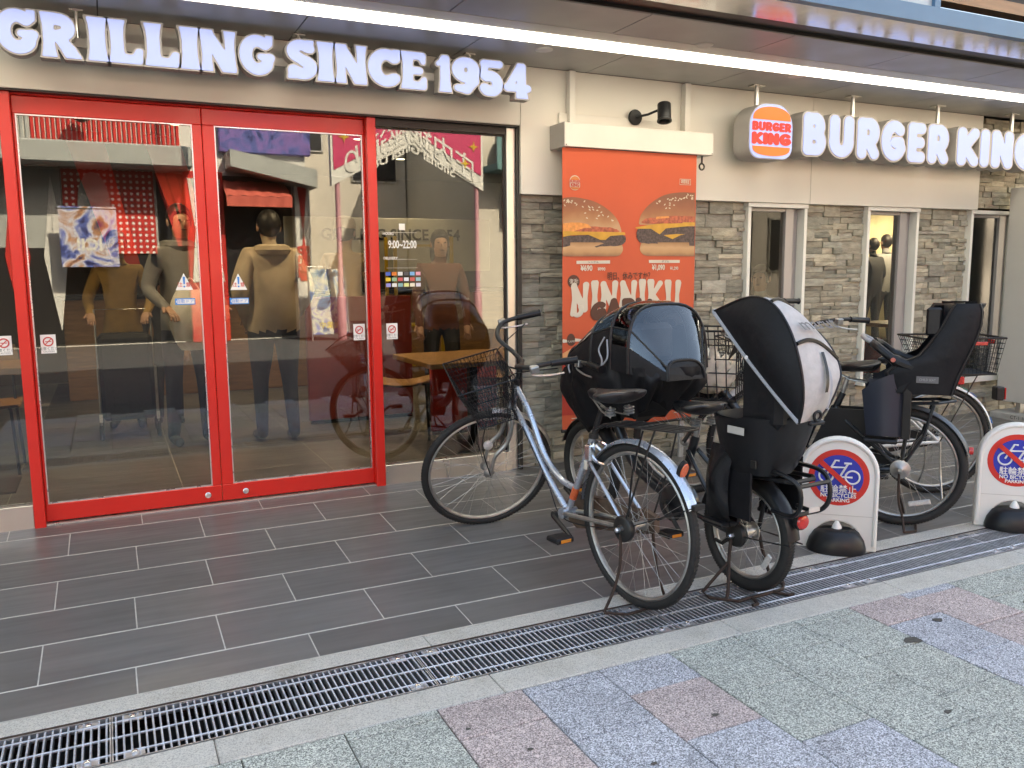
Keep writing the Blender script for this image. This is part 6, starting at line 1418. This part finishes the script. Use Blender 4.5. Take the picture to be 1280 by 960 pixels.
person('person in dark clothes working inside the second narrow window', (10.95, 9.55, IZ), R_(90), 1.66, BLK, BLK, 'hold'); person('person in a grey shirt working at the kitchen wall', (11.35, 9.65, IZ), R_(80), 1.72, mat('grey_shirt', (.3,.3,.3), .9), BLK, 'hold')
bg_ = MB().grid(lambda u, v: (.15*math.cos(2*PI*u)*(math.sin(PI*min(1, .12+v*.75))**.6)*(1+.08*math.sin(9*2*PI*u)*v), .09*math.sin(2*PI*u)*(math.sin(PI*min(1, .12+v*.75))**.6), .72+.42*v), 28, 12, True)
bgt = thing('plastic_bag', 'white plastic carrier bag held by the person in the grey hooded top', 'bag', (.53, 6.28, IZ)); obj('bag', bg_, mat('white_plastic_film', (.80,.76,.68), .4, var=.12, scale=15, bump=.7, bscale=16), bgt, sharp=80); wires('handle', [curve([(-.07, 0, 1.12), (0, .02, 1.22), (.07, 0, 1.12)], 5)], .006, MT['printw'], bgt)
kt = thing('shopping_cart', 'black folding shopping cart with pale corner caps pushed inside', 'cart', (.10, 7.12, IZ))
obj('bag', MB().cbox(-.19, .19, -.14, .14, .14, .80, .03), MT['fabric'], kt, sharp=0); wires('frame', [[(-.2, .16, .08), (-.2, .16, .98), (.2, .16, .98), (.2, .16, .08)], [(-.2, -.16, .1), (-.2, -.16, .55)], [(.2, -.16, .1), (.2, -.16, .55)]], .009, MT['dullalu'], kt)
for sx in (-1, 1):
    for sy in (-1, 1): obj('wheel', MB().torus((sx*.2, sy*.16, .06), .045, .015, 'x', 18, 8).lathe([(.035,-.01),(.035,.01)], (sx*.2, sy*.16, .06), 14, 'x'), MT['rubber'], kt)
    obj('corner_cap', MB().cbox(sx*.2-.012, sx*.2+.012, -.172, -.148, .14, .20, .003), MT['printw'], kt, sharp=0)

# ------------------------------------------------------------------ across the street (what the shop glass mirrors)
OY = -8.4
def poster(name, cols, scale):
    m = mat(name, (.5,.5,.5), .35); t = m.node_tree; N = t.nodes.new; L = t.links.new
    ge = N('ShaderNodeNewGeometry'); nz = N('ShaderNodeTexNoise'); nz.inputs['Scale'].default_value = scale; nz.inputs['Detail'].default_value = 6; nz.inputs['Distortion'].default_value = 2.2; L(ge.outputs['Position'], nz.inputs['Vector'])
    cr = N('ShaderNodeValToRGB'); L(nz.outputs['Fac'], cr.inputs[0]); e = cr.color_ramp.elements
    e[0].position = .30; e[0].color = (*cols[0], 1); e[1].position = .70; e[1].color = (*cols[-1], 1)
    for q, c in enumerate(cols[1:-1]): k = e.new(.30+.40*(q+1)/(len(cols)-1)); k.color = (*c, 1)
    L(cr.outputs[0], t.nodes['Principled BSDF'].inputs['Base Color']); return m
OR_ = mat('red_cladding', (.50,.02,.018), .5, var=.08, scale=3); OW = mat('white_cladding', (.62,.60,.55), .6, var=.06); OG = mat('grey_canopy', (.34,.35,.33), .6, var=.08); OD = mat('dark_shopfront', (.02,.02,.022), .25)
op = thing('opposite_shop', 'red and white shop across the street mirrored in the glass doors', 'building', (0, OY, 0))
obj('wall', MB().box(-9, 3.9, -6, -.01, 0, 5.3), OW, op, sharp=0)
for q in range(60):
    x = -3.6 + .085*q; obj('siding_rib', MB().cbox(x, x+.055, -.01, .04, 3.721, 5.1, .01), OR_ if x > -1.05 else OG, op, sharp=0)
obj('canopy', MB().cbox(-9, 1.62, -.009, .9, 3.33, 3.72, .03), OG, op, sharp=0); obj('shop_glass', MB().box(-9, 3.58, -.009, .02, .05, 1.86), OD, op, sharp=0); obj('shadow_board', MB().box(1.0, 3.58, -.009, .019, 1.861, 3.3), OD, op, sharp=0); obj('grey_cladding', MB().box(-9, .99, -.009, .02, 1.861, 3.3), OG, op, sharp=0)  # dark glass and shadow board also carry the canopy's shade in their colour
dot = mat('polka_panel', (.50,.02,.018), .5); dn = dot.node_tree; vo = dn.nodes.new('ShaderNodeTexVoronoi'); vo.inputs['Randomness'].default_value = 0; vo.inputs['Scale'].default_value = 9; vr = dn.nodes.new('ShaderNodeValToRGB'); vr.color_ramp.interpolation = 'CONSTANT'; vr.color_ramp.elements[0].color = (.7, .68, .63, 1); vr.color_ramp.elements[1].position = .26; vr.color_ramp.elements[1].color = (.50, .02, .018, 1)
gg = dn.nodes.new('ShaderNodeNewGeometry'); dn.links.new(gg.outputs['Position'], vo.inputs['Vector']); dn.links.new(vo.outputs['Distance'], vr.inputs[0]); dn.links.new(vr.outputs[0], dn.nodes['Principled BSDF'].inputs['Base Color'])
obj('polka_panel', MB().cbox(-.62, .95, .021, .06, 1.75, 3.32, .01), dot, op, sharp=0)
obj('curved_stripe', MB().prism([(-.1+.28*math.cos(t), 2.65+.62*math.sin(t)) for t in np.linspace(0, 2*PI, 30)[:-1]], .061, .075), OG, op, sharp=0)
for q in range(8):
    x = -3.9 + .62*q
    if x < -.7: obj('white_diamond', MB().prism([(x, .3), (x+.2, 1.7), (x, 3.2), (x-.2, 1.7)], .0, .04), OW if q % 2 else OR_, op, sharp=0)
for x in (1.65, 2.05, 3.75):
    obj('pillar', MB().cbox(x-.16, x+.16, .021, .28, 0, 3.34, .02), OR_ if x != 3.75 else OW, op, sharp=0); obj('white_lozenge', MB().prism([(x-.1, 3.2), (x+.1, 3.2), (x, 2.2), (x+.1, 1.2), (x-.1, 1.2), (x, 2.2)], .281, .30), OW if x != 3.75 else OR_, op, sharp=0)
aw = MB().grid(lambda u, v: (2.2+1.25*u, .05+.75*v, 3.2-.35*v+.015*math.sin(u*30)), 24, 6).grid(lambda u, v: (2.2+1.25*u, .80+.01*math.sin(u*30), 2.85-.2*v), 24, 3); obj('awning', aw, mat('faded_red_awning', (.50,.10,.07), .8, var=.1), op, sharp=0)
obj('side_canopy', MB().prism([(2.3, 3.40), (2.3, 3.72), (3.95, 3.40), (3.95, 3.05)], -.009, .85), OG, op, sharp=0); obj('red_brace', MB().prism([(.98, 3.3), (1.16, 3.3), (1.5, 1.9), (1.34, 1.9)], .021, .06).prism([(1.56, 1.9), (1.7, 1.9), (1.36, 3.3), (1.2, 3.3)], .061, .09), OR_, op, sharp=0); obj('blue_poster', MB().cbox(2.2, 4.0, -.009, .12, 3.75, 4.8, .02), poster('blue_poster_panel', ((.02,.03,.12),(.08,.10,.30),(.20,.12,.35),(.05,.06,.2)), 2.), op, sharp=0)  # panel above the side canopy is a printed blue poster
for x in (-2.3, -.2): obj('lamp', MB().lathe([(.16,.0),(.20,.1),(.20,.25),(.05,.32)], (x, .35, 4.3), 18, 'y'), MT['dark'], op)
pt_ = obj('lettering', TX['beit'].copy(), OR_, op, Matrix.Translation((3.75, .306, 1.6)) @ Matrix.Rotation(PI, 4, 'Z') @ Matrix.Rotation(R_(90), 4, 'Y'))
po = thing('poster_banner', 'blue fantasy game style poster hung before the polka panel across the street', 'poster', (-.22, OY+.5, 2.0)); obj('sheet', MB().cbox(-.48, .48, -.01, .01, -.5, .6, .004), poster('poster_print', ((.02,.02,.08),(.10,.14,.40),(.55,.55,.62),(.40,.20,.10),(.05,.04,.10)), 1.7), po, sharp=0); obj('lettering', TX['cio'].copy(), OW, po, Matrix.Translation((0, .013, -.1)) @ Matrix.Rotation(PI, 4, 'Z'))
obj('hanging_bar', MB().cyl((-.5, 0, .56), (.5, 0, .56), .015, 8), MT['dark'], po); obj('hanging_wire', MB().cyl((-.4, 0, .56), (-.4, 0, 1.35), .006, 6).cyl((.4, 0, .56), (.4, 0, 1.35), .006, 6), MT['dark'], po)
ab = thing('poster_stand', 'leaning blue poster stand on the pavement across the street', 'poster stand', (4.05, OY+1.1, 0))
obj('board', MB().cbox(-.36, .36, -.012, .012, .12, 1.45, .004), poster('stand_print', ((.02,.04,.12),(.10,.22,.50),(.70,.66,.50),(.12,.25,.40),(.03,.06,.10)), 2.2), ab, Matrix.Rotation(R_(10), 4, 'X') @ Matrix.Rotation(R_(0), 4, 'Y'), sharp=0); obj('frame', MB().tube([(-.38, .02, 0), (-.38, -.23, 1.48), (.38, -.23, 1.48), (.38, .02, 0)], .014, 8).tube([(-.34, -.5, 0), (-.34, -.23, 1.45)], .012, 8).tube([(.34, -.5, 0), (.34, -.23, 1.45)], .012, 8), MT['steel'], ab)
obj('lettering', TX['asb1'].copy(), OW, ab, Matrix.Rotation(R_(10), 4, 'X') @ Matrix.Translation((0, .016, .5)) @ Matrix.Rotation(PI, 4, 'Z')); obj('lettering', TX['asb2'].copy(), mat('poster_yellow', (.7,.55,.1), .5), ab, Matrix.Rotation(R_(10), 4, 'X') @ Matrix.Translation((0, .016, .3)) @ Matrix.Rotation(PI, 4, 'Z'))
up_ = thing('utility_pole', 'dark utility pole across the street before the red pillars', 'pole', (1.75, OY+1.5, 0)); obj('shaft', MB().tube([(0, 0, 0), (0, 0, 7)], [.06, .05], 14), MT['dark'], up_); obj('control_box', MB().cbox(-.09, .09, .06, .2, 2.6, 3.1, .01), MT['dark'], up_, sharp=0); obj('yellow_wrap', MB().lathe([(.066,1.1),(.066,1.9)], n=14), YEL, up_)
# shopping street gate over the side lane
PK = mat('gate_pink', (.50,.03,.11), .5, var=.04); PKP = mat('gate_post_pink', (.45,.22,.25), .5)
gt = thing('street_gate', 'pink gabled shopping street gate sign on two posts across the street', 'gate', (5.75, -7.2, 0))
GW = 1.62
for s in (-1, 1): obj('post', MB().tube([(s*GW*.92, 0, 0), (s*GW*.92, 0, .9), (s*GW*.92, 0, .95), (s*GW*.92, 0, 3.3)], [.09, .09, .055, .05], 14), PKP, gt)
prof = [(-GW, 3.05), (0, 3.92), (GW, 3.05), (GW, 4.25), (0, 5.05), (-GW, 4.25)]
gp = obj('sign_panel', MB().prism(prof, -.08, .08), OW, gt, sharp=0); obj('pink_ground', MB().prism([(-GW+.05, 3.36), (0, 4.22), (GW-.05, 3.36), (GW-.05, 4.2), (0, 4.98), (-GW+.05, 4.2)], .081, .095), PK, gp, sharp=0)
t_ = TX['gate'].copy()
for v in t_.vertices: v.co.z += .12 - .50*abs(v.co.x)
obj('lettering', t_, OW, gp, Matrix.Translation((0, .10, 4.10)) @ Matrix.Rotation(PI, 4, 'Z') @ Matrix.Diagonal((.78, 1, .9, 1)))
t_ = TX['gate2'].copy()
for v in t_.vertices: v.co.z += .22 - .53*abs(v.co.x)
obj('lettering', t_, OW, gp, Matrix.Translation((0, .10, 3.66)) @ Matrix.Rotation(PI, 4, 'Z'))
for sx, sz in ((-1.35, 4.0), (1.4, 3.95), (1.2, 3.6)): obj('star', MB().prism([(sx+(.11 if k % 2 == 0 else .035)*math.cos(k*PI/4), sz+(.11 if k % 2 == 0 else .035)*math.sin(k*PI/4)) for k in range(8)], .096, .11), YEL, gp, sharp=0)
# buildings along the lane and further along the street
def block(name, label, x0, x1, y0, y1, h_, col, wins, face='y'):
    b = thing(name, label, 'building', ((x0+x1)/2, y1, 0)); cx_ = (x0+x1)/2
    obj('wall', MB().box(x0-cx_, x1-cx_, y0-y1, 0, 0, h_), mat('render_'+name, col, .8, var=.07, scale=1.2), b, sharp=0)
    for (wx, wz, ww, wh) in wins:
        f_ = obj('window', MB().cbox(wx-cx_-ww/2-.05, wx-cx_+ww/2+.05, .001, .05, wz-wh/2-.05, wz+wh/2+.05, .01), MT['steel'], b, sharp=0); obj('pane', MB().box(wx-cx_-ww/2, wx-cx_+ww/2, .051, .056, wz-wh/2, wz+wh/2), OD, f_, sharp=0)
    obj('parapet', MB().box(x0-cx_-.06, x1-cx_+.06, y0-y1-.06, .06, h_, h_+.15), OG, b, sharp=0); return b
block('lane_building', 'pale rendered house closing the side lane behind the gate', 3.95, 7.8, -22, -13.5, 6.2, (.52,.47,.40), ((6.9, 4.6, 1.2, 1.5), (5.0, 5.2, .9, 1.2), (6.9, 1.6, .9, 1.6)))
c_ = block('corner_building', 'cream corner house with balcony and restaurant front beyond the gate', 7.85, 16, -16, -8.6, 6.4, (.55,.50,.42), ((8.9, 4.6, 1.0, 1.5), (11, 4.6, 1.3, 1.5), (13.5, 4.6, 1.3, 1.5)))
obj('shop_sign', MB().cbox(-3.4, 3.4, .001, .25, 2.5, 3.2, .02), mat('brown_shop_sign', (.16,.09,.05), .6), c_, sharp=0); obj('shopfront', MB().box(-3.4, 3.4, .001, .03, .1, 2.4), mat('wood_shopfront', (.28,.17,.09), .6, var=.3, scale=3), c_, sharp=0)
obj('balcony', MB().cbox(-3.9, -1.8, .001, .8, 3.6, 3.75, .01).box(-3.9, -1.8, .76, .79, 3.751, 4.5), mat('teal_balcony', (.10,.22,.22), .5), c_, sharp=0); obj('air_conditioner', MB().cbox(-3.6, -2.8, .1, .45, 3.76, 4.4, .02).lathe([(.24,0),(.24,.02)], (-3.3, .46, 4.1), 20, 'y'), OW, c_, sharp=0)
block('office_building', 'grey rendered block further along the far side of the street', -22, -9.1, -16, -8.6, 6, (.45,.43,.40), tuple((-20+2.6*i, z, 1.5, 1.4) for i in range(5) for z in (2, 4.7)))
block('apartment_block', 'tan rendered block down the far side of the street', 16.1, 34, -18, -8.6, 6.5, (.47,.41,.34), tuple((17.5+2.8*i, z, 1.6, 1.4) for i in range(6) for z in (2, 4.8)))
block('neighbour_building', 'plain rendered neighbour standing left of the restaurant', -30, -14.2, 5, 12, 8, (.42,.40,.37), ())
